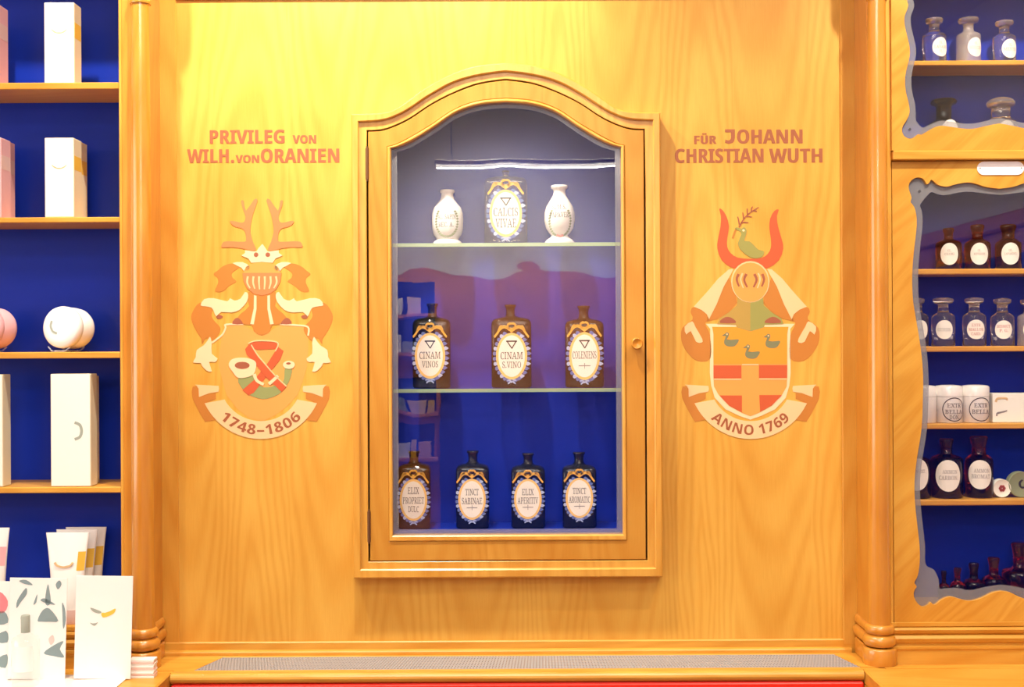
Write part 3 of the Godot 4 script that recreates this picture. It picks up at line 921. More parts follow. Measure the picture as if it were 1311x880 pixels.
# ---------------------------------------------------------------- arched display cabinet
const NICHE_Z := -0.135
func display_cabinet() -> void:
	var t := thing("arched_display_cabinet", "arched wooden wall cabinet with a glass door and old medicine bottles", "cabinet")
	var z1 := 0.036
	var z2 := 0.029
	var z3 := 0.0275
	var z4 := 0.0305
	var A1 := [0, 80, 38, 84, 70, 94.5, 103, 112, 137, 136, 157, 143, 198, 145]
	var A2 := [0, 91.4, 34, 96, 65, 104.5, 95, 120, 130, 142.5, 157, 153, 188.5, 155]
	var A3 := [0, 101, 34, 106, 65, 117, 95, 132, 126, 152, 155, 164, 178, 166]
	var A4 := [0, 126, 34, 129, 65, 139.5, 95, 159, 122, 175, 140, 184, 152, 187]
	var A5 := [0, 130.5, 34, 133.6, 65, 144, 95, 164, 122, 180, 137, 186.5, 147.5, 189]
	var A6 := [0, 138.5, 33, 141.5, 62, 151, 91, 170, 117, 186, 130, 191.5, 139.5, 194]
	var b := MB.new()
	b.frame(arch_outline(198, 740, A1, z1), arch_outline(188.5, 728.5, A2, z1), 0.0, z1, 0.003)
	part("outer_moulding", b, M.wood_frame, t)
	b = MB.new()
	b.frame(arch_outline(190, 730, A2, z2), arch_outline(178.8, 718.8, A3, z2), -0.012, z2, 0.001)
	part("inner_moulding", b, M.wood_frame, t)
	# door
	var d := Node3D.new()
	d.name = "door"
	t.add_child(d)
	var A3i := A3.duplicate()
	for i in range(1, A3i.size(), 2):
		A3i[i] += 1.5
	A3i[A3i.size() - 2] = 176.5
	b = MB.new()
	b.frame(arch_outline(176.5, 717.5, A3i, z3), arch_outline(152, 693, A4, z3), -0.004, z3, 0.0015)
	part("door_frame", b, M.wood_door, d)
	b = MB.new()
	var O4 := arch_outline(152, 693, A4, z4)
	var O5 := arch_outline(147.5, 685.5, A5, z4)
	b.frame(O4, O5, 0.0, z4, 0.0028)
	part("door_bead", b, M.wood_frame, d)
	var O5g := arch_outline(148.5, 686.5, A5, 0.018)
	var O6g := arch_outline(139.5, 677.5, A6, 0.022)
	b = MB.new()
	for i in O5g.size():
		var j := (i + 1) % O5g.size()
		b.quad(Vector3(O5g[i].x, O5g[i].y, 0.0165), Vector3(O5g[j].x, O5g[j].y, 0.0165), Vector3(O6g[j].x, O6g[j].y, 0.0215), Vector3(O6g[i].x, O6g[i].y, 0.0215), Vector3(0, 0, 1))
	part("glass_bevel", b, M.bevel, d, "pale bevelled rim of the glass")
	b = MB.new()
	b.plate(arch_outline(140.5, 678.5, A6, 0.0215), 0.0165, 0.0215, true)
	part("glass_pane", b, M.pane, d)
	for yy in [[189, 229], [654, 693]]:
		b = MB.new()
		var p0 := wu(471.2, yy[1], z3)
		var p1 := wu(471.2, yy[0], z3)
		b.bar(p0, p1, 0.0038, 0.0038, 12)
		b.bar(p0 - Vector3(0, 0.004, 0), p0, 0.0026, 0.0026, 10)
		b.bar(p1, p1 + Vector3(0, 0.004, 0), 0.0026, 0.0026, 10)
		part("hinge", b, M.hinge, d, "brown metal hinge")
	var k := MB.new()
	k.lathe([[0.0, 0.0], [0.006, 0.0], [0.006, 0.006], [0.0105, 0.011], [0.0128, 0.016], [0.0122, 0.0195], [0.0105, 0.0205], [0.007, 0.0185], [0.0, 0.0175]], 24)
	var kn := part("knob", k, M.knob, d, "round turned wooden knob")
	kn.position = w(814.5, 440, z3)
	kn.rotation.x = PI / 2
	# blue box behind the door
	var xl := wu(649 - 153, 0, 0).x
	var xr := wu(649 + 153, 0, 0).x
	var ybot := wu(0, 680.7, 0).y
	var ytop := wu(0, 112, 0).y
	box_part("back", Vector3(xl, ybot, NICHE_Z - 0.01), Vector3(xr, ytop, NICHE_Z), 0.0, M.blue, t, "blue back of the cabinet")
	box_part("side", Vector3(xl - 0.012, ybot - 0.012, NICHE_Z - 0.01), Vector3(xl, ytop, -0.004), 0.0, M.blue, t)
	box_part("side", Vector3(xr, ybot - 0.012, NICHE_Z - 0.01), Vector3(xr + 0.012, ytop, -0.004), 0.0, M.blue, t)
	box_part("bottom", Vector3(xl, ybot - 0.012, NICHE_Z - 0.01), Vector3(xr, ybot, -0.004), 0.0, M.blue, t)
	box_part("top", Vector3(xl - 0.012, ytop, NICHE_Z - 0.01), Vector3(xr + 0.012, ytop + 0.012, -0.004), 0.0, M.blue, t)
	for yy in [311.0, 497.8]:
		var sy := wu(0, yy, -0.012).y
		var s := box_part("glass_shelf", Vector3(xl + 0.001, sy - 0.008, -0.13), Vector3(xr - 0.001, sy, -0.0135), 0.0, M.shelf_glass, t, "clear glass shelf")
		box_part("shelf_edge", Vector3(xl + 0.001, sy - 0.008, -0.0135), Vector3(xr - 0.001, sy, -0.012), 0.0003, M.shelf_edge, s, "greenish polished glass edge")

# ---------------------------------------------------------------- bottles of the display cabinet
func shelf_top(row: int) -> float:
	if row == 0:
		return wu(0, 311.0, -0.012).y + LIFT
	if row == 1:
		return wu(0, 497.8, -0.012).y + LIFT
	return wu(0, 680.7, 0).y + LIFT

# painted cartouche: cream oval in a gold ring, blue garland and gold ribbon; cx, cy, rx, ry in metres on the plane z
func cartouche(body: Node3D, cx: float, cy: float, rx: float, ry: float, z: float, lines: Array, sign: bool, ornament: bool, gold: Material) -> void:
	var place := func(flat: Array) -> PackedVector2Array:
		var o := PackedVector2Array()
		for i in range(0, flat.size(), 2):
			o.append(Vector2(cx + flat[i] * rx, cy + flat[i + 1] * ry))
		return o
	var b := MB.new()
	var b2 := MB.new()
	var leaves := 30
	for k in leaves:
		var a := TAU * (k + 0.5) / leaves
		if sin(a) > 0.93:
			continue
		var c := Vector2(cos(a) * 1.13, sin(a) * 1.085)
		var blob := []
		for q in 7:
			var e := TAU * q / 7.0
			blob.append_array([c.x + 0.15 * cos(e) * (1.0 + 0.4 * cos(3 * e)), c.y + 0.095 * sin(e)])
		if k % 3 == 1:
			b2.plate(place.call(blob), z, z + 0.0006, false)
		else:
			b.plate(place.call(blob), z, z + 0.0004, false)
	for s in [-1.0, 1.0]:
		b2.plate(place.call(stroke([0, -1.06, s * 0.12, -1.15, s * 0.26, -1.22], 0.09, 0.05)), z, z + 0.0007, false)
		b2.plate(place.call(stroke([0, -1.06, s * 0.14, -1.06, s * 0.3, -1.07], 0.07, 0.05)), z, z + 0.0007, false)
	part("garland", b, M.garland, body)
	part("garland_leaves", b2, M.garland_pale, body)
	b = MB.new()
	for s in [-1.0, 1.0]:
		b.plate(place.call(stroke([s * 0.1, 1.16, s * 0.32, 1.27, s * 0.55, 1.29, s * 0.78, 1.18, s * 0.98, 0.98, s * 1.15, 0.84], 0.15, 0.1)), z, z + 0.0009, false)
		b.plate(place.call(stroke([s * 0.55, 1.29, s * 0.75, 1.31, s * 0.9, 1.12], 0.1, 0.07)), z, z + 0.0009, false)
		b.plate(place.call(stroke([0, 1.2, s * 0.2, 1.24, s * 0.26, 1.38, s * 0.1, 1.45, 0, 1.42], 0.1, 0.08)), z, z + 0.0009, false)
	b.plate(place.call(ellipse(0, 1.15, 0.13, 0.1, 12)), z, z + 0.001, false)
	part("ribbon", b, gold, body, "painted gold ribbon bow")
	b = MB.new()
	b.plate(place.call(ellipse(0, 0, 1.04, 1.03, 36)), z, z + 0.0008, false)
	part("label_ring", b, M.gold_pale, body)
	b = MB.new()
	b.plate(place.call(ellipse(0, 0, 0.88, 0.92, 36)), z, z + 0.0011, false)
	var lab := part("label", b, M.label_cream, body, "cream oval label")
	b = MB.new()
	var zz := z + 0.0013
	for l in lines:
		add_text(b, l[0], serif, cx + l[1] * rx, cy + l[3] * ry, cx + l[2] * rx, cy + l[4] * ry, zz)
	part("lettering", b, M.ink, lab)
	if sign:
		b = MB.new()
		for s in [[-0.36, 0.66, 0.36, 0.66], [-0.3, 0.66, 0.02, 0.34], [0.3, 0.66, 0.02, 0.34]]:
			b.plate(place.call(stroke(s, 0.06)), z, zz, false)
		part("symbol", b, M.ink, lab, "small triangle sign")
	if ornament:
		b = MB.new()
		for s in [[-0.4, -0.42, 0.4, -0.42], [0, -0.3, 0, -0.55]]:
			b.plate(place.call(stroke(s, 0.04)), z, zz, false)
		part("symbol", b, M.ink_soft, lab)

func two_lines(a: String, x: float, c: String, y: float) -> Array:
	return [[a, -x, x, -0.14, 0.18], [c, -y, y, -0.52, -0.24]]

func flat_bottle(label: String, xl: float, xr: float, ytop: float, yshoulder: float, ybase: float, nl: float, nr: float, row: int, mat: Material, oval: Array, lines: Array, sign: bool, ornament: bool) -> Node3D:
	var zc := -0.062
	var hd := 0.028
	var zf := zc + hd
	var s := per_px(zf)
	var c := w((xl + xr) / 2, ybase, zf)
	var y0 := shelf_top(row)
	var t := thing("medicine_bottle", label, "bottle", Vector3(c.x, y0, zc), "square medicine bottles in the arched cabinet")
	var hw := (xr - xl) / 2 * s
	var H := (ybase - ytop) * s
	var sh := (ybase - yshoulder) * s
	var nw := (nr - nl) / 2 * s
	var nx := ((nl + nr) / 2 - (xl + xr) / 2) * s
	var b := MB.new()
	b.squarish([[0.001, 0.001, 2.0, 0.001], [hw * 0.93, hd * 0.88, 5, 0.0], [hw, hd, 7, 0.004], [hw, hd, 7, sh * 0.9], [hw * 0.985, hd * 0.97, 6, sh * 0.95], [hw * 0.9, hd * 0.88, 4, sh * 0.99], [hw * 0.7, hd * 0.7, 3, sh + 0.002], [hw * 0.4, hd * 0.55, 2.2, sh + 0.004], [nw * 1.0, nw * 1.0, 2.0, sh + 0.006]], 40)
	part("body", b, mat, t)
	b = MB.new()
	b.lathe([[nw * 0.98, sh + 0.004], [nw * 0.78, sh + 0.010], [nw * 0.74, lerpf(sh, H, 0.55)], [nw * 0.85, lerpf(sh, H, 0.8)], [nw * 1.0, H - 0.004], [nw * 1.0, H - 0.001], [nw * 0.9, H], [0.0, H]], 24, Vector3(nx, 0, 0))
	part("neck", b, mat, t)
	var ocx: float = ((oval[0] + oval[1]) / 2 - (xl + xr) / 2) * s
	var ocy: float = (ybase - (oval[2] + oval[3]) / 2) * s
	cartouche(t, ocx, ocy, (oval[1] - oval[0]) / 2 * s, (oval[3] - oval[2]) / 2 * s, hd + 0.0002, lines, sign, ornament, M.gold)
	return t

func porcelain_jar(label: String, cx: float, profile: Array, ybase: float, lines: Array, wreath: Material) -> void:
	var zc := -0.06
	var s := per_px(zc)
	var c := w(cx, ybase, zc)
	var t := thing("porcelain_jar", label, "jar", Vector3(c.x, shelf_top(0), zc), "white porcelain jars on the top glass shelf")
	var pr := []
	var rmax := 0.0
	for i in range(0, profile.size(), 2):
		pr.append([profile[i] * s, (ybase - profile[i + 1]) * s])
		rmax = maxf(rmax, profile[i] * s)
	var b := MB.new()
	b.lathe(pr, 36, Vector3.ZERO, 0.35)
	part("body", b, M.porcelain, t)
	var rad := func(y: float) -> float:
		for i in pr.size() - 1:
			if (pr[i][1] <= y and pr[i + 1][1] >= y) and pr[i + 1][1] > pr[i][1]:
				return lerpf(pr[i][0], pr[i + 1][0], (y - pr[i][1]) / (pr[i + 1][1] - pr[i][1]))
		return rmax
	var wrap := func(q: Vector2) -> Vector3:
		var r: float = rad.call(q.y) + 0.0006
		var a := q.x / r
		return Vector3(r * sin(a), q.y, r * cos(a))
	b = MB.new()
	for l in lines:
		add_text(b, l[0], serif, l[1] * s, (ybase - l[4]) * s, l[2] * s, (ybase - l[3]) * s, 0.0, wrap)
	part("lettering", b, M.ink, t)
	# painted wreath
	b = MB.new()
	for k in 34:
		var a := TAU * k / 34.0
		if sin(a) > 0.75:
			continue
		var o := Vector2(15.0 * s * cos(a), (ybase - 282) * s + 19.0 * s * sin(a))
		var p := [o + Vector2(-2.4 * s, 0), o + Vector2(0, 1.7 * s), o + Vector2(2.4 * s, 0.4 * s), o + Vector2(0, -1.7 * s)]
		var g := []
		for q in p:
			g.append(wrap.call(q))
		var nn: Vector3 = Vector3(g[0].x + g[2].x, 0, g[0].z + g[2].z).normalized()
		b.quad(g[0], g[1], g[2], g[3], nn)
	part("wreath", b, M.olive_paint, t, "painted green wreath")
	if wreath:
		b = MB.new()
		for o in [Vector2(0, 19), Vector2(-3, 18), Vector2(3, 18)]:
			var c2 := Vector2(o.x * s, (ybase - 282 - o.y) * s)
			var g := []
			for q in [Vector2(-2.2, 0), Vector2(0, 2), Vector2(2.2, 0), Vector2(0, -2)]:
				var gg: Vector3 = wrap.call(c2 + q * s)
				g.append(gg + Vector3(0, 0, 0.0005))
			b.quad(g[0], g[1], g[2], g[3], Vector3(0, 0, 1))
		part("flower", b, wreath, t)

func cabinet_contents() -> void:
	porcelain_jar("white porcelain jar with round shoulders and grey lettering in a wreath", 573.0, [0.5, 310, 18, 310, 18.3, 307.5, 16.5, 305.5, 13.5, 303.5, 15, 301, 18, 297, 19.8, 290, 20.2, 280, 19.6, 270, 17.5, 263, 12.5, 257, 9, 252.5, 7.8, 248, 7.6, 244.5, 9.4, 243.5, 9.6, 241.5, 9, 240.2, 6.5, 240.2, 6, 245, 0.5, 245], 310, [["AL. SAPIN", -12, 12, 273, 279], ["REC. A.", -11, 9, 283, 289]], null)
	porcelain_jar("white porcelain jar with wide rim, slender foot and pink flower wreath", 716.5, [0.5, 310, 18.5, 310, 19, 307.5, 16.5, 304.5, 12, 301.5, 10.5, 299, 13.5, 296, 17.5, 290, 19.6, 280, 19.2, 270, 17, 262, 12.5, 254.5, 8.6, 248, 7.5, 243, 8.2, 240.5, 10.6, 238.5, 10.8, 236, 10, 235, 7, 235.2, 6, 241, 0.5, 241], 310, [["SEM.S.", -11, 8, 261, 267], ["PAPAVER.", -14, 13, 271, 277.5]], M.pink_paint)
	# clear glass bottle in the middle of the top shelf
	var s := per_px(-0.034)
	var t := thing("clear_medicine_bottle", "clear square glass bottle labelled CALCIS VIVAE between two porcelain jars", "bottle", Vector3(w(647.7, 310, -0.034).x, shelf_top(0), -0.062))
	var hw := 27.6 * s
	var H := 86.5 * s
	var b := MB.new()
	b.squarish([[0.001, 0.001, 2, 0.001], [hw * 0.93, 0.026, 5, 0.0], [hw, 0.028, 7, 0.004], [hw, 0.028, 7, H * 0.88], [hw * 0.97, 0.027, 6, H * 0.94], [hw * 0.88, 0.024, 4, H * 0.98], [hw * 0.6, 0.018, 3, H], [hw * 0.25, 0.008, 2, H + 0.002], [0.0068, 0.0068, 2, H + 0.003]], 40)
	part("body", b, M.clear, t)
	b = MB.new()
	b.lathe([[0.0066, H + 0.001], [0.0062, H + 0.008], [0.008, H + 0.0125], [0.0085, H + 0.015], [0.0, H + 0.016]], 20)
	part("neck", b, M.clear, t)
	cartouche(t, 0.0, (310 - 271.5) * s, 20.0 * s, 29.5 * s, 0.0282, [["CALCIS", -0.78, 0.78, -0.12, 0.24], ["VIVAE", -0.66, 0.66, -0.62, -0.24]], true, false, M.gold)
	flat_bottle("dark green square bottle labelled CINAM VINOS", 527.8, 576.8, 388.5, 409, 497.8, 545.5, 560.5, 1, M.bottle_green, [532.0, 569.5, 427.5, 484.5], two_lines("CINAM", 0.72, "VINOS", 0.55), true, false)
	flat_bottle("dark olive square bottle labelled CINAM S.VINO", 629.0, 681.0, 390.5, 409, 497.8, 646.3, 661.5, 1, M.bottle_olive, [636.0, 674.5, 428, 486], two_lines("CINAM", 0.74, "S.VINO", 0.62), true, false)
	flat_bottle("brown square bottle labelled COLENIENS with a thin cross", 724.0, 774.0, 392.5, 412, 497.8, 740.5, 757.0, 1, M.bottle_brown, [729.5, 767.5, 427.5, 487], [["COLENIENS", -0.8, 0.8, -0.12, 0.2]], true, true)
	flat_bottle("squat olive bottle labelled ELIX PROPRIET DULC", 508.5, 551.0, 578.5, 597, 677.5, 521.5, 537.0, 2, M.bottle_brown, [512.5, 546.5, 614, 666], [["ELIX", -0.42, 0.42, 0.3, 0.62], ["PROPRIET", -0.8, 0.8, -0.18, 0.14], ["DULC", -0.4, 0.4, -0.6, -0.3]], false, false)
	flat_bottle("dark green squat bottle labelled TINCT SABINAE", 583.5, 626.5, 578.0, 597, 677.0, 597.5, 613.0, 2, M.bottle_green, [587.5, 621.5, 613.5, 664.5], [["TINCT", -0.5, 0.5, 0.2, 0.52], ["SABINAE", -0.76, 0.76, -0.24, 0.08]], false, true)
	flat_bottle("dark green squat bottle labelled ELIX APERITIV", 654.5, 698.5, 582.5, 600, 678.0, 669.0, 684.5, 2, M.bottle_green, [659.0, 693.0, 615, 666], [["ELIX", -0.44, 0.44, 0.2, 0.52], ["APERITIV", -0.78, 0.78, -0.24, 0.08]], false, true)
	flat_bottle("dark green squat bottle labelled TINCT AROMATIC", 720.5, 764.5, 581.5, 600, 678.0, 734.5, 750.5, 2, M.bottle_green, [725.0, 759.0, 614, 665], [["TINCT", -0.5, 0.5, 0.2, 0.52], ["AROMATIC", -0.8, 0.8, -0.24, 0.08]], false, true)

# ---------------------------------------------------------------- open blue shelves
const LEFT_BACK := -0.05
func left_shelves() -> void:
	var t := thing("open_shelf_unit", "open wooden shelf unit with a deep blue back holding white and pink cosmetics", "shelf")
	var zf := 0.097
	var x1 := wu(153.5, 0, zf).x
	var x0 := -1.85
	box_part("back", Vector3(x0, SILL_Y, LEFT_BACK - 0.02), Vector3(x1 + 0.02, 2.5, LEFT_BACK), 0.0, M.blue, t, "deep blue back")
	box_part("side", Vector3(x1, SILL_Y, LEFT_BACK - 0.02), Vector3(x1 + 0.006, 2.5, zf - 0.001), 0.001, M.wood_v, t)
	box_part("side", Vector3(x0 - 0.02, SILL_Y, LEFT_BACK - 0.02), Vector3(x0, 2.5, zf), 0.001, M.wood_v, t)
	for q in LEFT_SHELF:
		var y := w(76, q[0], zf - 0.004).y
		var y2 := w(76, q[1], zf - 0.004).y
		box_part("shelf_board", Vector3(x0, y2, LEFT_BACK), Vector3(x1, y, zf - 0.004), 0.0015, M.wood_h, t)
	box_part("top_board", Vector3(x0, 2.47, LEFT_BACK), Vector3(x1, 2.5, zf), 0.001, M.wood_h, t)
	var yp := wu(0, 799, 0.1).y
	box_part("bottom_board", Vector3(x0, SILL_Y, LEFT_BACK), Vector3(x1, yp, zf - 0.001), 0.001, M.wood_h, t)
	plinth(t, x0, x1 + 0.006, zf)

func plinth(t: Node3D, x0: float, x1: float, zf: float) -> void:
	var b := MB.new()
	var p := PackedVector2Array()
	for q in [[0.0, 799.5], [0.006, 800.5], [0.006, 805], [0.003, 806], [0.010, 807], [0.013, 810], [0.010, 813.5], [0.005, 815.5], [0.010, 817], [0.015, 821], [0.012, 825.5], [0.008, 827], [0.008, 829.5], [0.017, 831], [0.017, 834], [0.0145, 836]]:
		p.append(Vector2(zf + q[0], wu(0, q[1], zf + q[0]).y))
	p.append(Vector2(zf + 0.0145, SILL_Y))
	p.append(Vector2(zf - 0.001, SILL_Y))
	b.run_x(p, x0, x1)
	part("plinth", b, M.wood_rail, t, "moulded wooden plinth")

const LEFT_SHELF := [[-64.0, -56.0], [105.7, 114.2], [278.3, 285.0], [451.0, 459.0], [624.0, 631.5]]
func left_shelf_y(i: int) -> float:
	return w(76, LEFT_SHELF[i + 1][0], 0.093).y + LIFT

# upright carton: front face between two pixel columns, from the shelf up to ytop; side band of another colour
func carton(label: String, xl: float, xr: float, ytop: float, shelf: int, zf: float, deep: float, face: Material, side: Material, band: Material, by0: float, by1: float, group: String, mark: String) -> void:
	var s := per_px(zf)
	var y0 := left_shelf_y(shelf)
	var c := w((xl + xr) / 2, ytop, zf)
	var H := c.y - y0
	var hw := (xr - xl) / 2 * s
	var t := thing("cosmetics_carton", label, "box", Vector3(c.x, y0, zf - deep / 2), group)
	var b := MB.new()
	b.box(Vector3(-hw, 0, -deep / 2), Vector3(hw, H, deep / 2), 0.0012)
	part("box_body", b, side, t)
	b = MB.new()
	b.box(Vector3(-hw + 0.0015, 0.0015, deep / 2 - 0.001), Vector3(hw - 0.0015, H - 0.0015, deep / 2 + 0.0003), 0.0002)
	part("front_face", b, face, t)
	if band:
		b = MB.new()
		var ya := (w(xr, by1, zf).y - y0)
		var yb := (w(xr, by0, zf).y - y0)
		b.box(Vector3(hw - 0.0015, ya, -deep / 2 + 0.003), Vector3(hw + 0.0003, yb, deep / 2 - 0.002), 0.0001)
		part("side_label", b, band, t, "coloured label on the narrow side")
	if mark == "smile":
		b = MB.new()
		var o := PackedVector2Array()
		for p in curve_points(stroke([-0.5, 0.12, -0.32, -0.05, 0, -0.13, 0.32, -0.05, 0.5, 0.12], 0.07), true, 1):
			o.append(Vector2(p.x * hw * 1.0, H - 37.0 * s + p.y * hw))
		b.plate(o, deep / 2, deep / 2 + 0.0006, false)
		part("emblem", b, M.ochre_print, t, "small curved emblem")
	elif mark == "crescent":
		b = MB.new()
		var o := PackedVector2Array()
		for p in curve_points(stroke([0.2, 0.42, 0.46, 0.3, 0.55, 0, 0.46, -0.3, 0.2, -0.42], 0.14), true, 1):
			o.append(Vector2(p.x * hw, H - 73.0 * s + p.y * hw))
		b.plate(o, deep / 2, deep / 2 + 0.0006, false)
		part("emblem", b, M.grey_print, t, "small grey crescent emblem")

func tube(label: String, xl: float, xr: float, ytop: float, zf: float, band: Material, cap: Material, mark: bool, group: String) -> void:
	var s := per_px(zf)
	var y0 := wu(0, 799, 0.1).y + LIFT
	var c := w((xl + xr) / 2, ytop, zf)
	var H := c.y - y0
	var hw := (xr - xl) / 2 * s
	var t := thing("cosmetics_tube", label, "tube", Vector3(c.x, y0, zf), group)
	var b := MB.new()
	b.squarish([[0.001, 0.001, 2, 0.0], [hw * 0.68, 0.0175, 2.4, 0.0], [hw * 0.7, 0.018, 2.4, 0.001], [hw * 0.7, 0.018, 2.4, 0.03], [0.001, 0.001, 2, 0.03]], 32)
	part("cap", b, cap, t)
	b = MB.new()
	var pr := []
	for k in 9:
		var f := k / 8.0
		pr.append([lerpf(hw * 0.72, hw * 1.0, pow(f, 1.6)), lerpf(0.018, 0.0015, pow(f, 1.3)), 2.0 + f * 1.0, lerpf(0.03, H, f)])
	pr.push_front([0.001, 0.001, 2.0, 0.03])
	pr.append([0.001, 0.0005, 2.0, H])
	b.squarish(pr, 36)
	part("body", b, M.white_plastic, t)
	# printed band at one edge
	b = MB.new()
	var ya := H - 48.0 * s
	var yb := H - 24.0 * s
	for k in 6:
		var rows := []
		for e in [[k, ya, yb], [k + 1, ya, yb]]:
			for y in [ya, yb]:
				var f := clampf((y - 0.03) / (H - 0.03), 0.0, 1.0)
				var a: float = lerpf(hw * 0.72, hw, pow(f, 1.6)) + 0.0004
				var d: float = lerpf(0.018, 0.0015, pow(f, 1.3)) + 0.0004
				var ang := lerpf(0.3, 1.05, e[0] / 6.0)
				var ex := 2.0 / (2.0 + f)
				rows.append(Vector3(a * pow(cos(ang), ex), y, d * pow(sin(ang), ex)))
		b.quad(rows[0], rows[1], rows[3], rows[2], Vector3(0.5, 0, 0.8).normalized())
	part("printed_band", b, band, t, "coloured band at the edge")
	if mark:
		b = MB.new()
		var o := PackedVector2Array()
		for p in curve_points(stroke([-0.42, 0.1, -0.3, -0.05, 0, -0.12, 0.3, -0.05, 0.42, 0.1], 0.08), true, 1):
			o.append(Vector2(p.x * hw - 0.1 * hw, H - 40.0 * s + p.y * hw))
		b.plate(o, 0.0, 0.0125, false)
		part("emblem", b, M.ochre_print, t)

func cream_jar(label: String, cx: float, cy: float, r_px: float, mat: Material, lid: Material, turn: float) -> void:
	var zf := 0.07
	var s := per_px(zf)
	var y0 := left_shelf_y(2)
	var c := w(cx, cy, zf)
	var r := r_px * s
	var cyl := c.y
	var t := thing("cream_jar", label, "jar", Vector3(c.x, cyl, zf), "cream jars lying on clear stands")
	var ax := Node3D.new()
	ax.name = "jar_shell"
	t.add_child(ax)
	ax.rotation = Vector3(PI / 2, 0, 0)
	ax.rotation_order = EULER_ORDER_YXZ
	ax.rotation = Vector3(PI / 2 - 0.05, turn, 0)
	var b := MB.new()
	b.lathe([[0.0, -0.068], [r * 0.7, -0.068], [r * 0.88, -0.064], [r * 0.97, -0.055], [r * 0.99, -0.042], [r * 0.985, -0.022], [r * 0.95, -0.018]], 40, Vector3.ZERO, 0.3)
	part("body", b, mat, ax)
	b = MB.new()
	b.lathe([[r * 0.95, -0.0185], [r * 1.0, -0.0165], [r * 1.0, -0.006], [r * 0.97, -0.001], [r * 0.88, 0.002], [r * 0.6, 0.0035], [r * 0.3, 0.004], [0.0, 0.0042]], 40, Vector3.ZERO, 0.3)
	var ld := part("lid", b, lid, ax)
	b = MB.new()
	var o := PackedVector2Array()
	for p in curve_points(stroke([-0.42, 0.3, -0.48, 0.05, -0.36, -0.2, -0.12, -0.3], 0.1), true, 1):
		o.append(p * r)
	b.plate(o, 0.0, 0.0045, false)
	var e := part("emblem", b, M.grey_print, ld, "small grey crescent emblem")
	e.rotation.x = -PI / 2
	# clear stand
	var st := thing("acrylic_stand", "small clear stand under " + ("the white cream jar" if mat == M.white_plastic else "the pink cream jar"), "stand", Vector3(c.x, y0, zf))
	b = MB.new()
	b.wire([Vector3(-0.024, 0.011, 0.006), Vector3(-0.015, 0.0016, 0.009), Vector3(0.013, 0.0016, 0.009), Vector3(0.021, 0.009, 0.006)], 0.0015)
	b.wire([Vector3(-0.018, 0.010, -0.046), Vector3(-0.004, 0.0016, -0.046), Vector3(0.024, 0.0016, -0.046), Vector3(0.034, 0.010, -0.046), Vector3(0.010, 0.010, -0.046)], 0.0015)
	b.wire([Vector3(-0.008, 0.0016, 0.009), Vector3(0.002, 0.0016, -0.046)], 0.0015)
	b.wire([Vector3(0.009, 0.0016, 0.009), Vector3(0.02, 0.0016, -0.046)], 0.0015)
	part("wire_frame", b, M.acrylic, st)

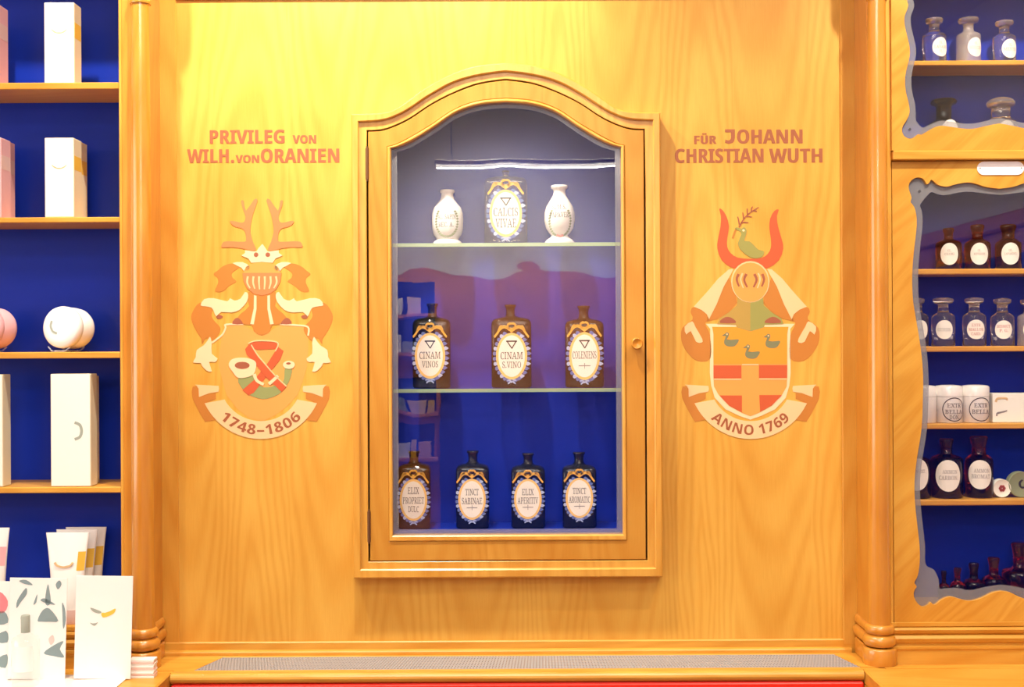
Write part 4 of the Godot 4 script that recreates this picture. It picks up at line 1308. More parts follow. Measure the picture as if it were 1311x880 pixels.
func stand_card(label: String, corners: Array, face: Material, print_kind: int) -> void:
	# corners: pixels of upper left, upper right, lower right, lower left; the card leans back a little
	var z := 0.2
	var t := thing("display_card", label, "card", Vector3(w((corners[4] + corners[6]) / 2, corners[5], z).x, SILL_Y + 0.0035, z), "printed cards standing on the counter")
	var s := per_px(z)
	var W: float = (corners[2] - corners[0]) * s
	var H: float = ((corners[5] + corners[7]) / 2 - (corners[1] + corners[3]) / 2) * s
	var b := MB.new()
	b.box(Vector3(-W / 2, 0, -0.0015), Vector3(W / 2, H, 0), 0.0003)
	var body := part("card_board", b, face, t)
	b = MB.new()
	b.box(Vector3(-W / 4, 0, -0.03), Vector3(W / 4, 0.002, -0.0015), 0.0003)
	b.box(Vector3(-W / 6, 0, -0.0315), Vector3(W / 6, H * 0.6, -0.03), 0.0003)
	part("strut", b, face, t)
	t.rotation.y = 0.06
	t.rotation.z = -0.03
	var put := func(flat: Array, mat: Material, called: String) -> void:
		var q := PackedVector2Array()
		for p in curve_points(flat, true, 3):
			q.append(Vector2((p.x - 0.5) * W, (1.0 - p.y) * H))
		var m := MB.new()
		m.plate(q, 0.0, 0.0004, false)
		part(called, m, mat, body)
	if print_kind == 0:
		put.call([0.26, 0.31, 0.36, 0.325, 0.46, 0.35, 0.42, 0.365, 0.32, 0.35], M.grey_print, "printed_leaf")
		put.call([0.46, 0.36, 0.56, 0.355, 0.7, 0.315, 0.68, 0.36, 0.56, 0.395, 0.48, 0.4], M.yellow_print, "printed_leaf")
		put.call([0.26, 0.455, 0.33, 0.465, 0.4, 0.45, 0.34, 0.485], M.grey_print, "printed_leaf")
	elif print_kind == 1:
		for l in [[0.14, 0.22, 0.28, 0.1, 0.3, 0.16, 0.2, 0.24, 0.13, 0.3], [0.62, 0.22, 0.66, 0.06, 0.7, 0.14, 0.72, 0.24, 0.66, 0.27], [0.42, 0.26, 0.48, 0.16, 0.47, 0.24], [0.5, 0.42, 0.58, 0.32, 0.7, 0.3, 0.86, 0.42, 0.7, 0.43, 0.58, 0.43], [0.54, 0.22, 0.62, 0.2, 0.8, 0.26, 0.66, 0.25], [0.62, 0.74, 0.8, 0.66, 0.96, 0.62, 0.9, 0.7, 0.98, 0.78, 0.8, 0.77], [0.92, 0.24, 0.97, 0.3, 0.99, 0.42, 0.95, 0.5, 0.93, 0.36], [0.16, 0.03, 0.28, 0.02, 0.4, 0.07, 0.26, 0.06], [0.8, 0.06, 0.86, 0.02, 0.9, 0.06, 0.84, 0.11], [0.2, 0.4, 0.28, 0.36, 0.3, 0.44]]:
			put.call(l, M.leaf_print, "printed_leaf")
		put.call([0.7, 0.6, 0.77, 0.56, 0.8, 0.62, 0.74, 0.66], M.pink_pale, "printed_flower")
	else:
		for l in [[0.6, 0.34, 0.9, 0.3, 0.98, 0.42, 0.7, 0.44], [0.7, 0.6, 0.95, 0.5, 0.98, 0.62], [0.75, 0.82, 0.98, 0.74, 0.96, 0.88]]:
			put.call(l, M.leaf_print, "printed_leaf")
		put.call([0.55, 0.14, 0.8, 0.1, 0.97, 0.2, 0.9, 0.32, 0.62, 0.3], M.flower_print, "printed_flower")

func left_contents() -> void:
	var g := "cosmetics cartons on the blue shelves"
	carton("tall white carton standing alone on the highest shelf", 56.3, 94.8, 3, 0, 0.082, 0.042, M.white_card, M.card_side, M.yellow_print, 28, 48, g, "smile")
	carton("pale pink carton on the highest shelf", -52, -5, 3, 0, 0.082, 0.06, M.pink_card, M.pink_card, M.pink_pale, 26, 46, g, "smile")
	carton("front white carton of a pair on the second shelf", 57, 94.3, 176.5, 1, 0.086, 0.047, M.white_card, M.card_side, M.yellow_print, 199, 217, g, "smile")
	carton("rear white carton of a pair on the second shelf", 62.5, 101, 180.5, 1, 0.036, 0.05, M.white_card, M.card_side, M.yellow_print, 204, 222, g, "")
	carton("front pink carton of a pair on the second shelf", -36, 1, 176, 1, 0.086, 0.05, M.pink_card, M.pink_card, M.pink_pale, 198, 216, g, "smile")
	carton("rear pink carton of a pair on the second shelf", -27, 8, 180, 1, 0.034, 0.045, M.pink_card, M.pink_card, M.pink_pale, 203, 221, g, "")
	carton("front cream carton of a pair on the lowest wooden shelf beside its column", 64.5, 115.7, 479, 3, 0.088, 0.04, M.cream_card, M.card_side, null, 0, 0, g, "crescent")
	carton("rear cream carton of a pair on the lowest wooden shelf beside its column", 70, 119, 482, 3, 0.046, 0.038, M.cream_card, M.card_side, null, 0, 0, g, "")
	carton("cream carton at the far end of the lowest wooden shelf", -48, 3.3, 480, 3, 0.088, 0.04, M.cream_card, M.card_side, null, 0, 0, g, "crescent")
	cream_jar("white cream jar lying on its side", 77.5, 419, 27.0, M.white_plastic, M.white_plastic, -0.26)
	cream_jar("pink cream jar lying on its side", -24, 419, 27.3, M.pink_card, M.pink_card, -0.26)
	tube("white tube with a yellow edge, foremost of three below the shelves", 59, 114, 682, 0.072, M.yellow_print, M.pink_pale, true, "white cosmetics tubes with yellow edges")
	tube("white tube with a yellow edge, middle one of three below the shelves", 72, 125, 678, 0.03, M.yellow_print, M.pink_pale, false, "white cosmetics tubes with yellow edges")
	tube("white tube with a yellow edge, rearmost of three below the shelves", 84, 136.5, 675, -0.014, M.yellow_print, M.pink_pale, false, "white cosmetics tubes with yellow edges")
	tube("white tube with a pink edge below the shelves", -42, 12.5, 676, 0.072, M.pink_card, M.pink_pale, true, "")
	# things on the counter
	var tr := thing("white_tray", "flat white tray under the standing cards", "tray")
	box_part("tray_plate", Vector3(-1.25, SILL_Y, 0.165), Vector3(w(160, 868, 0.2).x, SILL_Y + 0.003, 0.40), 0.001, M.white_plastic, tr)
	stand_card("plain white card with a small yellow and grey leaf emblem", [98.7, 734, 170, 734, 166, 868, 95.5, 864], M.white_card, 0)
	stand_card("white card printed with grey-green leaves behind the little bottle", [10.5, 735.5, 82.5, 735, 82.5, 866, 10, 864], M.white_card, 1)
	stand_card("white card printed with pink flowers", [-62, 736, 9, 735.5, 8.5, 863, -62, 862], M.white_card, 2)
	var s := per_px(0.17)
	var st := thing("card_stack", "small stack of pinkish white cards beside the column", "card stack", Vector3(w(183.5, 868, 0.17).x, SILL_Y, 0.172))
	for k in 9:
		var jit := 0.0006 * sin(k * 2.4)
		box_part("card", Vector3(-16 * s + jit, k * 0.0042, -0.012 - jit), Vector3(16 * s + jit, k * 0.0042 + 0.004, 0.012 - jit), 0.0004, M.pink_pale if k % 3 == 1 else M.white_card, st)
	# little spray bottle before the leaf card
	s = per_px(0.235)
	var sp := thing("spray_bottle", "small clear bottle with a pale green cap before the leaf card", "bottle", Vector3(w(33, 868, 0.235).x, SILL_Y + 0.003, 0.235))
	var b := MB.new()
	b.lathe([[0.0, 0.0], [16.5 * s, 0.0], [17 * s, 0.002], [17 * s, 56 * s], [15 * s, 61 * s], [8 * s, 65 * s], [6 * s, 67 * s], [0, 67 * s]], 28)
	part("body", b, M.clear_new, sp)
	b = MB.new()
	b.lathe([[0, 67 * s], [5.6 * s, 67 * s], [5.6 * s, 88 * s], [5 * s, 89 * s], [0, 89 * s]], 20)
	part("cap", b, M.grey_print, sp, "pale grey-green cap")
	b = MB.new()
	for k in 12:
		var a0 := lerpf(-0.9, 0.9, k / 12.0)
		var a1 := lerpf(-0.9, 0.9, (k + 1) / 12.0)
		var r := 17.2 * s
		b.quad(Vector3(r * sin(a0), 20 * s, r * cos(a0)), Vector3(r * sin(a1), 20 * s, r * cos(a1)), Vector3(r * sin(a1), 52 * s, r * cos(a1)), Vector3(r * sin(a0), 52 * s, r * cos(a0)), Vector3(sin(a0), 0, cos(a0)))
	part("label", b, M.white_card, sp)

# ---------------------------------------------------------------- glazed cabinet
const RIGHT_BACK := -0.03
const RC := 1281.0
const LOW_L := [1281, 242, 1263, 239.5, 1251, 235.5, 1240, 233.7, 1225, 236, 1213.6, 239, 1203, 237, 1197.5, 233, 1193.5, 230, 1191, 233.5, 1188, 236, 1186, 233, 1183, 229, 1177, 226.8, 1170, 229, 1165.5, 234, 1164.4, 240, 1166, 247, 1168, 253, 1166.6, 258.4, 1169.5, 262, 1173, 270, 1174.5, 288, 1170.5, 323, 1168.3, 353, 1169, 382, 1172, 403, 1176, 427, 1180, 456, 1181.5, 480, 1181.5, 500, 1179.5, 547, 1173.5, 585, 1170, 615, 1170.5, 645, 1173.5, 675, 1176, 700, 1176, 720, 1173.5, 737, 1169, 746, 1172, 751, 1168.5, 757, 1168.5, 764, 1172, 771.5, 1179, 777, 1186, 775.5, 1190, 771.5, 1193, 774, 1197, 774, 1204, 768.5, 1216, 764.5, 1231, 768.6, 1243, 770, 1257.5, 765.6, 1270, 759.5, 1281, 757.5]
const LOW_I := [1281, 250, 1262, 248, 1250, 246.5, 1240, 245.5, 1227, 247, 1210, 250, 1200, 248, 1193, 246, 1186, 253, 1179, 262, 1181.5, 272, 1182, 288, 1178, 323, 1175.8, 353, 1176.5, 382, 1179, 403, 1183, 427, 1187, 456, 1188.5, 480, 1188.5, 500, 1186.5, 547, 1180.5, 585, 1177, 615, 1177.5, 645, 1180.5, 675, 1183, 700, 1183.6, 723, 1194, 729.5, 1200, 742, 1201.5, 754, 1210, 754, 1225, 753.5, 1241, 756.5, 1263, 752, 1281, 749.5]
const UP_L := [1281, -46, 1240, -50, 1200, -44, 1180, -42, 1166, -30, 1160, -10, 1165, 6, 1160.5, 20, 1160.5, 32, 1164, 48, 1166.5, 60, 1166.5, 72, 1162, 90, 1160.4, 103, 1161.5, 118, 1165, 132, 1166, 144, 1162, 154, 1158, 160, 1156, 167, 1159, 174, 1166, 177.5, 1173, 175, 1177, 171.5, 1181, 172.5, 1189, 168, 1198, 163, 1207, 161, 1219, 162.5, 1232, 164.5, 1246, 165.2, 1260, 162.5, 1272, 160, 1281, 158.5]
const UP_I := [1281, -38, 1240, -42, 1200, -36, 1184, -34, 1173, -26, 1168, -10, 1173, 6, 1168.5, 20, 1168.5, 32, 1172, 48, 1174.5, 60, 1174.5, 72, 1170, 90, 1168.4, 103, 1169.5, 118, 1173, 132, 1174, 146, 1174, 154, 1182, 163, 1190, 160.5, 1198, 157, 1207, 154.5, 1219, 156, 1232, 158, 1246, 158.5, 1260, 156, 1272, 153, 1281, 151.5]

func wave(flat: Array, z: float, mirror: bool) -> PackedVector2Array:
	var o := PackedVector2Array()
	var pts := curve_points(flat, false, 3)
	for p in pts:
		var g := wu(2 * RC - p.x if mirror else p.x, p.y + 2.9, z)
		o.append(Vector2(g.x, g.y))
	return o

# front with a wavy opening: two halves that meet in the middle
func wavy_front(t: Node3D, outer: Array, inner: Array, top: float, bottom: float, left: float, z0: float, z1: float, corner: Vector2) -> void:
	var d := Node3D.new()
	d.name = "door"
	t.add_child(d, true)
	for mir in [false, true]:
		var sgn: float = -1.0 if mir else 1.0
		var lx := wu(RC - sgn * (RC - left), 0, z1).x
		var cx := wu(RC, 0, z1).x
		var yt := wu(0, top + 2.9, z1).y
		var yb := wu(0, bottom + 2.9, z1).y
		var o := wave(outer, z1, mir)
		var poly := PackedVector2Array([Vector2(lx, yt), Vector2(cx, yt)])
		poly.append_array(o)
		poly.append(Vector2(cx, yb))
		poly.append(Vector2(lx, yb))
		var b := MB.new()
		b.plate(poly, z0, z1, true)
		part("door_frame", b, M.wood_diag, d, "diagonally veneered wooden door front")
		var zo := z1 - 0.006
		var oo := wave(outer, zo, mir)
		var ii := wave(inner, zo, mir)
		var rim := oo.duplicate()
		ii.reverse()
		rim.append_array(ii)
		b = MB.new()
		b.plate(rim, zo - 0.004, zo, true)
		part("glass_bevel", b, M.bevel, d, "pale bevelled rim of the glass")
	var pin := MB.new()
	var at := wu(corner.x, corner.y + 2.9, z1 - 0.006)
	pin.bar(at, at + Vector3(0, 0, 0.0016), 0.0027, 0.0027, 12)
	part("glass_screw", pin, M.screw, d)
	var b := MB.new()
	var p := wave(inner, z1 - 0.008, false)
	var q := wave(inner, z1 - 0.008, true)
	q.reverse()
	p.append_array(q)
	b.plate(p, z1 - 0.010, z1 - 0.007, true)
	part("glass_pane", b, M.pane_flat, d)

func right_cabinet() -> void:
	var t := thing("glazed_cabinet", "tall wooden cabinet with wavy-edged glass doors full of apothecary bottles", "cabinet")
	var zf := 0.1
	var x0 := wu(1134, 0, zf).x
	var xd := wu(1142.5, 0, zf).x
	var x1 := wu(1281 + 147, 0, zf).x
	box_part("stile", Vector3(x0 - 0.01, SILL_Y, RIGHT_BACK - 0.02), Vector3(xd, 2.5, zf), 0.001, M.wood_v, t)
	box_part("stile", Vector3(x1 - 0.013, SILL_Y, RIGHT_BACK - 0.02), Vector3(x1 + 0.03, 2.5, zf), 0.001, M.wood_v, t)
	box_part("back", Vector3(xd, SILL_Y, RIGHT_BACK - 0.02), Vector3(x1, 2.5, RIGHT_BACK), 0.0, M.blue, t, "blue back")
	wavy_front(t, LOW_L, LOW_I, 206.5, 799, 1143.2, 0.085, 0.099, Vector2(1178, 244.5))
	wavy_front(t, UP_L, UP_I, -80, 192.5, 1143.2, 0.09, 0.108, Vector2(1166, 165.5))
	box_part("cross_rail", Vector3(xd, wu(0, 207.3, 0.113).y, 0.08), Vector3(x1 - 0.013, wu(0, 195.3, 0.113).y, 0.1125), 0.002, M.wood_h, t)
	box_part("head", Vector3(xd, wu(0, -78, 0.1).y, RIGHT_BACK), Vector3(x1 - 0.013, 2.5, 0.104), 0.0, M.wood_h, t)
	plinth(t, x0 - 0.005, x1 + 0.03, zf)
	box_part("bottom_board", Vector3(xd, SILL_Y, RIGHT_BACK), Vector3(x1 - 0.013, wu(0, 782, 0.08).y, 0.084), 0.0, M.wood_h, t)
	for i in RIGHT_SHELF.size():
		var q: Array = RIGHT_SHELF[i]
		box_part("shelf_board", Vector3(xd, w(1240, q[1], 0.07).y, RIGHT_BACK), Vector3(x1 - 0.013, w(1240, q[0], 0.07).y, 0.07), 0.002, M.wood_h, t)
	# enamel name plate
	var pl := thing("enamel_plate", "blank white enamel name plate with rounded ends on the glazed cabinet", "plate")
	var c := w(1280.7, 215.6, 0.099)
	var hw := 30.0 * per_px(0.099)
	var hh := 8.6 * per_px(0.099)
	var p := PackedVector2Array()
	for k in 10:
		var a := -PI / 2 + PI * k / 9.0
		p.append(Vector2(c.x + hw - hh + hh * cos(a), c.y + hh * sin(a)))
	for k in 10:
		var a := PI / 2 + PI * k / 9.0
		p.append(Vector2(c.x - hw + hh + hh * cos(a), c.y + hh * sin(a)))
	var b := MB.new()
	b.plate(p, 0.099, 0.101, true)
	part("plate_face", b, M.enamel, pl)
	for s in [-1.0, 1.0]:
		b = MB.new()
		b.bar(Vector3(c.x + s * (hw - 0.006), c.y, 0.1), Vector3(c.x + s * (hw - 0.006), c.y, 0.1016), 0.0014, 0.0014, 10)
		part("screw", b, M.screw, pl)

# front top and front bottom edges of the shelf boards, pixels at x = 1240
const RIGHT_SHELF := [[190.0, 204.0], [77.2, 83.8], [344.2, 351.5], [443.6, 450.5], [542.6, 549.5], [640.2, 647.5]]
func right_y(i: int) -> float:
	if i == 6:
		return wu(0, 782, 0.08).y + LIFT
	return w(1240, RIGHT_SHELF[i][0], 0.07).y + LIFT

# round apothecary bottle. prof: [radius px, height px above the shelf]; stopper the same; oval: [turn in degrees, half width px, half height px, centre height px]
func apothecary(called: String, label: String, category: String, cx: float, row: int, z: float, body: Array, stopper: Array, mat: Material, smat: Material, oval: Array, lines: Array, ink: Material, group: String) -> void:
	var s := per_px(z)
	var y0 := right_y(row)
	var t := thing(called, label, category, Vector3(w(cx, 440, z).x - 440.0 * 0.0, y0, z), group)
	t.position.x = w(cx, 440.0 - (y0 - EYE.y) / s, z).x
	var pr := []
	for i in range(0, body.size(), 2):
		pr.append([body[i] * s, body[i + 1] * s])
	var b := MB.new()
	b.lathe(pr, 28)
	part("body", b, mat, t)
	if stopper:
		pr = []
		for i in range(0, stopper.size(), 2):
			pr.append([stopper[i] * s, stopper[i + 1] * s])
		b = MB.new()
		b.lathe(pr, 24)
		part("stopper", b, smat, t)
	if oval.is_empty():
		return
	var r: float = 0.0
	for i in range(0, body.size(), 2):
		r = maxf(r, body[i] * s)
	r += 0.0004
	var turn := deg_to_rad(oval[0] - 20.0)
	var at := func(q: Vector2, lift: float) -> Vector3:
		var a := turn + q.x / r
		return Vector3((r + lift) * sin(a), q.y, (r + lift) * cos(a))
	b = MB.new()
	var rings := 5
	for i in rings:
		for k in 28:
			var c := []
			for e in [[i, k], [i, k + 1], [i + 1, k + 1], [i + 1, k]]:
				var f: float = float(e[0]) / rings
				var a: float = TAU * e[1] / 28.0
				c.append(at.call(Vector2(oval[1] * s * f * cos(a), (oval[3] + oval[2] * f * sin(a)) * s), 0.0003))
			var nn: Vector3 = Vector3(c[0].x + c[2].x, 0, c[0].z + c[2].z).normalized()
			if i > 0:
				b.tri(c[0], c[1], c[2], nn, nn, nn)
			b.tri(c[0], c[2], c[3], nn, nn, nn)
	var lab := part("label", b, M.label_white, t, "white oval label")
	b = MB.new()
	for l in lines:
		add_text(b, l[0], serif, l[1] * oval[1] * s, (oval[3] + l[3] * oval[2]) * s, l[2] * oval[1] * s, (oval[3] + l[4] * oval[2]) * s, 0.0, func(q: Vector2) -> Vector3: return at.call(q, 0.0006))
	if lines:
		part("lettering", b, ink, lab)

func clear_bottle(label: String, cx: float, hw: float, H: float, row: int, stop: float, oval: Array, lines: Array, ink: Material, group: String, fill := false) -> void:
	var sh := H * 0.64
	apothecary("apothecary_bottle", label, "bottle", cx, row, 0.025, [0, 0.6, hw * 0.94, 0.0, hw, 1.2, hw, sh - 3, hw * 0.96, sh - 0.8, hw * 0.8, sh + 0.8, hw * 0.5, sh + 3, hw * 0.44, sh + 6, hw * 0.43, H * 0.84, hw * 0.5, H * 0.86], [0, H * 0.8, hw * 0.4, H * 0.8, hw * 0.43, H * 0.865, stop * 0.9, H * 0.885, stop, H * 0.93, stop * 0.97, H * 0.975, stop * 0.6, H, 0, H * 1.003], M.clear_frost if fill else M.clear, M.stopper_clear, oval, lines, ink, group)

func amber_bottle(label: String, cx: float, hw: float, H: float, row: int, sh: float, neck: float, oval: Array, lines: Array, mat: Material, group: String) -> void:
	apothecary("amber_bottle", label, "bottle", cx, row, 0.025, [0, 0.6, hw * 0.94, 0.0, hw, 1.4, hw, sh - 5, hw * 0.97, sh - 2, hw * 0.82, sh, neck * 1.15, sh + 2.5, neck * 0.92, sh + 4, neck * 0.9, sh + (H - sh) * 0.42, neck * 1.08, sh + (H - sh) * 0.46], [0, sh + 3, neck * 0.8, sh + 3, neck * 0.88, sh + (H - sh) * 0.48, neck * 1.15, H - 4, neck * 1.18, H - 1.6, neck * 1.0, H, 0, H], mat, mat, oval, lines, M.ink_soft, group)

func right_contents() -> void:
	var g1 := "clear bottles on the high shelf of the glazed cabinet"
	clear_bottle("clear stoppered bottle labelled OL. LAVAND on the high shelf", 1196.3, 14.8, 60.5, 1, 11, [34, 11.2, 12.2, 20], [["OL.", -0.22, 0.22, 0.32, 0.58], ["LAVAND", -0.78, 0.78, -0.14, 0.16], ["FL.", -0.2, 0.2, -0.6, -0.32]], M.ink_soft, g1)
	clear_bottle("cloudy stoppered bottle labelled OL. SUCCIN on the high shelf", 1240, 15, 60.5, 1, 12.8, [36, 10.8, 12.3, 19.5], [["OL.", -0.22, 0.22, 0.25, 0.52], ["SUCCIN", -0.78, 0.78, -0.22, 0.1]], M.ink_soft, g1, true)
	clear_bottle("clear stoppered bottle labelled OL. MENTH on the high shelf", 1286, 14.2, 56.5, 1, 11.5, [28, 10.8, 12.2, 17.5], [["OL.", -0.22, 0.22, 0.25, 0.52], ["MENTH", -0.78, 0.78, -0.22, 0.1]], M.ink_soft, g1)
	apothecary("wide_jar", "black green glass jar behind the wavy rail with a white label", "jar", 1208.5, 0, 0.025, [0, 0.6, 19, 0, 20, 1.5, 20, 32, 18.5, 36, 12, 39, 9.5, 42, 9.5, 57, 12, 59], [0, 50, 9, 50, 9.4, 58.5, 15, 60, 16.7, 63, 15, 66, 8, 67.5, 0, 67.5], M.black_glass, M.black_glass, [24, 11.5, 14.5, 23], [], M.ink, "")
	apothecary("wide_jar", "clear glass jar with a broad faceted stopper behind the wavy rail", "jar", 1281.5, 0, 0.025, [0, 0.6, 20, 0, 21, 1.5, 21, 32, 19, 36.5, 14, 40, 11.8, 43, 11.8, 56, 14, 57], [0, 50, 11, 50, 11.6, 56, 16, 57, 17.5, 60, 17.2, 63, 14, 66, 8, 68.3, 0, 69], M.clear, M.stopper_clear, [18, 10.5, 13, 23], [], M.ink, "")
	var g2 := "amber bottles with white ovals in the glazed cabinet"
	amber_bottle("small amber bottle with white oval label at the door edge, upper lower-cabinet shelf", 1214.5, 16.2, 53.5, 2, 36, 6, [4, 11.3, 14, 19.2], [["OL.", -0.2, 0.2, 0.2, 0.42], ["CEDRI", -0.5, 0.5, -0.1, 0.1]], M.amber, g2)
	amber_bottle("amber bottle with tall flared stopper, middle of three with white ovals", 1251.5, 16.2, 57.5, 2, 36, 7.4, [8, 11.3, 14, 19.2], [["OL.", -0.2, 0.2, 0.2, 0.42], ["HYSSOPI", -0.6, 0.6, -0.1, 0.1]], M.amber, g2)
	amber_bottle("dark amber bottle with black stopper, below the enamel name plate", 1291, 16.2, 57.5, 2, 36, 8.6, [8, 11.5, 14, 19.2], [["OL.", -0.2, 0.2, 0.2, 0.42], ["LAVANDUL", -0.65, 0.65, -0.1, 0.1]], M.amber_dark, g2)
	var g3 := "clear stoppered bottles on the middle shelves of the glazed cabinet"
	clear_bottle("clear bottle half hidden by the wavy door edge", 1174.5, 13.8, 62, 3, 9.5, [18, 10.8, 12.2, 21], [["SAL", -0.4, 0.4, -0.1, 0.15]], M.ink_soft, g3)
	clear_bottle("clear bottle labelled GLYCER. in grey", 1207.8, 14.6, 62, 3, 12.8, [6, 11, 12.1, 21], [["GLYCER.", -0.74, 0.74, -0.18, 0.16]], M.ink_soft, g3)
	clear_bottle("clear bottle labelled EXTR MALLOR CARD in red", 1247.5, 14.6, 62, 3, 11.9, [8, 11.6, 12.4, 21], [["EXTR", -0.46, 0.46, 0.3, 0.58], ["MALLOR", -0.78, 0.78, -0.14, 0.14], ["CARD.", -0.5, 0.5, -0.6, -0.3]], M.ink_red, g3)
	clear_bottle("clear bottle labelled BISMUT P.G. in red", 1283.5, 14.6, 61, 3, 11, [4, 11, 11.8, 20.5], [["BISMUT", -0.74, 0.74, 0.22, 0.52], ["P. G.", -0.46, 0.46, -0.26, 0.06]], M.ink_red, g3)
	clear_bottle("cloudy clear bottle filled with white powder", 1318, 14.6, 60, 3, 11, [10, 11, 12, 20.5], [], M.ink_soft, g3, true)
	# white jars with a ringed inscription
	for q in [[1181.0, "white lidded jar at the wavy door edge beside two lettered jars", []], [1214.5, "white lidded jar with ring inscription EXTR BELLA DON.", ["EXTR", "BELLA", "DON."]], [1248.5, "white lidded jar with ring inscription EXTR BELLA beside the flat carton", ["EXTR", "BELLA"]]]:
		var z := 0.03
		var s := per_px(z)
		var t := thing("white_jar", q[1], "jar", Vector3.ZERO, "white lidded jars in the glazed cabinet")
		var y0 := right_y(4)
		t.position = Vector3(w(q[0], 540, z).x, y0, z)
		var r := 17.2 * s
		var b := MB.new()
		b.lathe([[0, 0], [r * 0.97, 0], [r, 0.001], [r, 33 * s], [0, 33 * s]], 32)
		part("body", b, M.porcelain, t)
		b = MB.new()
		b.lathe([[0, 33.4 * s], [r * 1.01, 33.4 * s], [r * 1.01, 45 * s], [r * 0.9, 46.8 * s], [r * 0.5, 47.8 * s], [0, 48 * s]], 32)
		part("lid", b, M.porcelain, t, "white screw lid")
		if q[2]:
			var turn := deg_to_rad(5)
			var at := func(p: Vector2) -> Vector3:
				var a := turn + p.x / r
				return Vector3((r + 0.0005) * sin(a), p.y, (r + 0.0005) * cos(a))
			b = MB.new()
			for k in 40:
				var a0 := TAU * k / 40.0
				var a1 := TAU * (k + 1) / 40.0
				var c := []
				for e in [[15.2, a0], [15.2, a1], [14.1, a1], [14.1, a0]]:
					c.append(at.call(Vector2(e[0] * cos(e[1]), 17.0 + e[0] * sin(e[1])) * s))
				b.quad(c[0], c[1], c[2], c[3], Vector3(c[0].x, 0, c[0].z).normalized())
			part("printed_ring", b, M.ink, t)
			b = MB.new()
			for k in q[2].size():
				var hh: float = [9.0, 11.5, 6.5][k]
				var yy: float = [22.0, 14.0, 7.2][k]
				add_text(b, q[2][k], serif, -hh * s, (yy - 2.4) * s, hh * s, (yy + 2.8) * s, 0.0, at)
			part("lettering", b, M.ink, t)
	# flat carton with printed logo
	var z := 0.045
	var s := per_px(z)
	var cb := thing("medicine_carton", "flat cream carton with a small orange and grey logo beside the white jars", "box", Vector3(w(1301, 541, z).x, right_y(4), z))
	var b := MB.new()
	b.box(Vector3(-30 * s, 0, -0.05), Vector3(30 * s, 37.0 * s, 0), 0.0006)
	part("box_body", b, M.cream_card, cb)
	b = MB.new()
	var o := PackedVector2Array()
	for p in curve_points(stroke([-26, 26, -24, 30.5, -17, 31, -12, 30.5, -11.5, 28], 3.0, 2.0), true, 1):
		o.append(p * s)
	b.plate(o, 0, 0.0004, false)
	part("logo", b, M.ochre_print, cb)
	b = MB.new()
	o = PackedVector2Array()
	for p in curve_points(stroke([-25, 8, -24, 12, -17, 13.2, -11.5, 15], 2.0, 1.6), true, 1):
		o.append(p * s)
	b.plate(o, 0, 0.0004, false)
	part("logo", b, M.ink_soft, cb)
	var g4 := "large dark bottles on the low shelf of the glazed cabinet"
	amber_bottle("large dark bottle labelled MIXT half hidden by the wavy door edge", 1171, 20, 72, 5, 50, 7, [10, 16.2, 20.5, 31], [["MIXT.", -0.1, 0.7, 0.1, 0.3]], M.amber_dark, g4)
	amber_bottle("large dark amber bottle labelled AMMON CARBON", 1212, 20.2, 75, 5, 52, 7.6, [6, 16.2, 20.0, 29], [["AMMON", -0.42, 0.7, 0.14, 0.38], ["CARBON.", -0.7, 0.78, -0.26, 0.0]], M.amber_dark, g4)
	amber_bottle("large amber bottle with wide flared stopper labelled AMMON BROMAT", 1253.5, 17.5, 78, 5, 51, 9.6, [4, 15.4, 18.5, 30], [["AMMON", -0.5, 0.76, 0.14, 0.4], ["BROMAT", -0.7, 0.8, -0.26, 0.02]], M.amber, g4)
	for q in [[1283.0, 11.7, "small white disc with a red rosette leaning beside the amber bottle", M.cream_card, M.ink_red], [1307.5, 16.5, "pale green round tin with a dark curved mark on the low shelf", M.olive_paint, M.ink]]:
		var r: float = q[1] * per_px(0.04)
		var dt := thing("round_tin", q[2], "tin", Vector3(w(q[0], 630, 0.04).x, right_y(5) + r, 0.04), "round tins standing on edge")
		b = MB.new()
		b.lathe([[0, -0.018], [r * 0.97, -0.018], [r, -0.016], [r, -0.001], [r * 0.96, 0.0008], [r * 0.9, 0.0], [0, 0]], 32)
		var body := part("body", b, q[3], dt)
		body.rotation.x = PI / 2
		b = MB.new()
		if q[4] == M.ink_red:
			for k in 6:
				var a := TAU * k / 6.0
				var blob := PackedVector2Array()
				for e in 8:
					blob.append(Vector2(cos(a) * 0.22 + 0.17 * cos(TAU * e / 8.0), sin(a) * 0.22 + 0.17 * sin(TAU * e / 8.0)) * r)
				b.plate(blob, 0.0, 0.0009, false)
		else:
			var so := PackedVector2Array()
			for p in curve_points(stroke([0.1, 0.35, -0.1, 0.2, -0.12, -0.05, 0.05, -0.25, 0.3, -0.2], 0.13), true, 1):
				so.append(p * r)
			b.plate(so, 0.0, 0.0009, false)
		part("printed_mark", b, q[4], dt)
	var g5 := "row of amber bottles rising in size at the cabinet bottom"
	var k := 0
	for q in [[1208.5, 4.2, 741.5, "tiniest amber bottle at the end of the rising row"], [1226, 5.5, 737.5, "second smallest amber bottle of the rising row"], [1247, 7.5, 731.5, "dark third bottle of the rising row"], [1272.5, 8.5, 724.5, "reddish amber fourth bottle of the rising row"], [1306, 12.5, 706, "largest amber bottle of the rising row"]]:
		var H: float = 785 - q[2] - 3
		amber_bottle(q[3], q[0], q[1] * 1.75, H, 6, H * 0.55, q[1] * 0.72, [], [], M.amber_dark if k in [0, 2] else M.amber, g5)
		k += 1

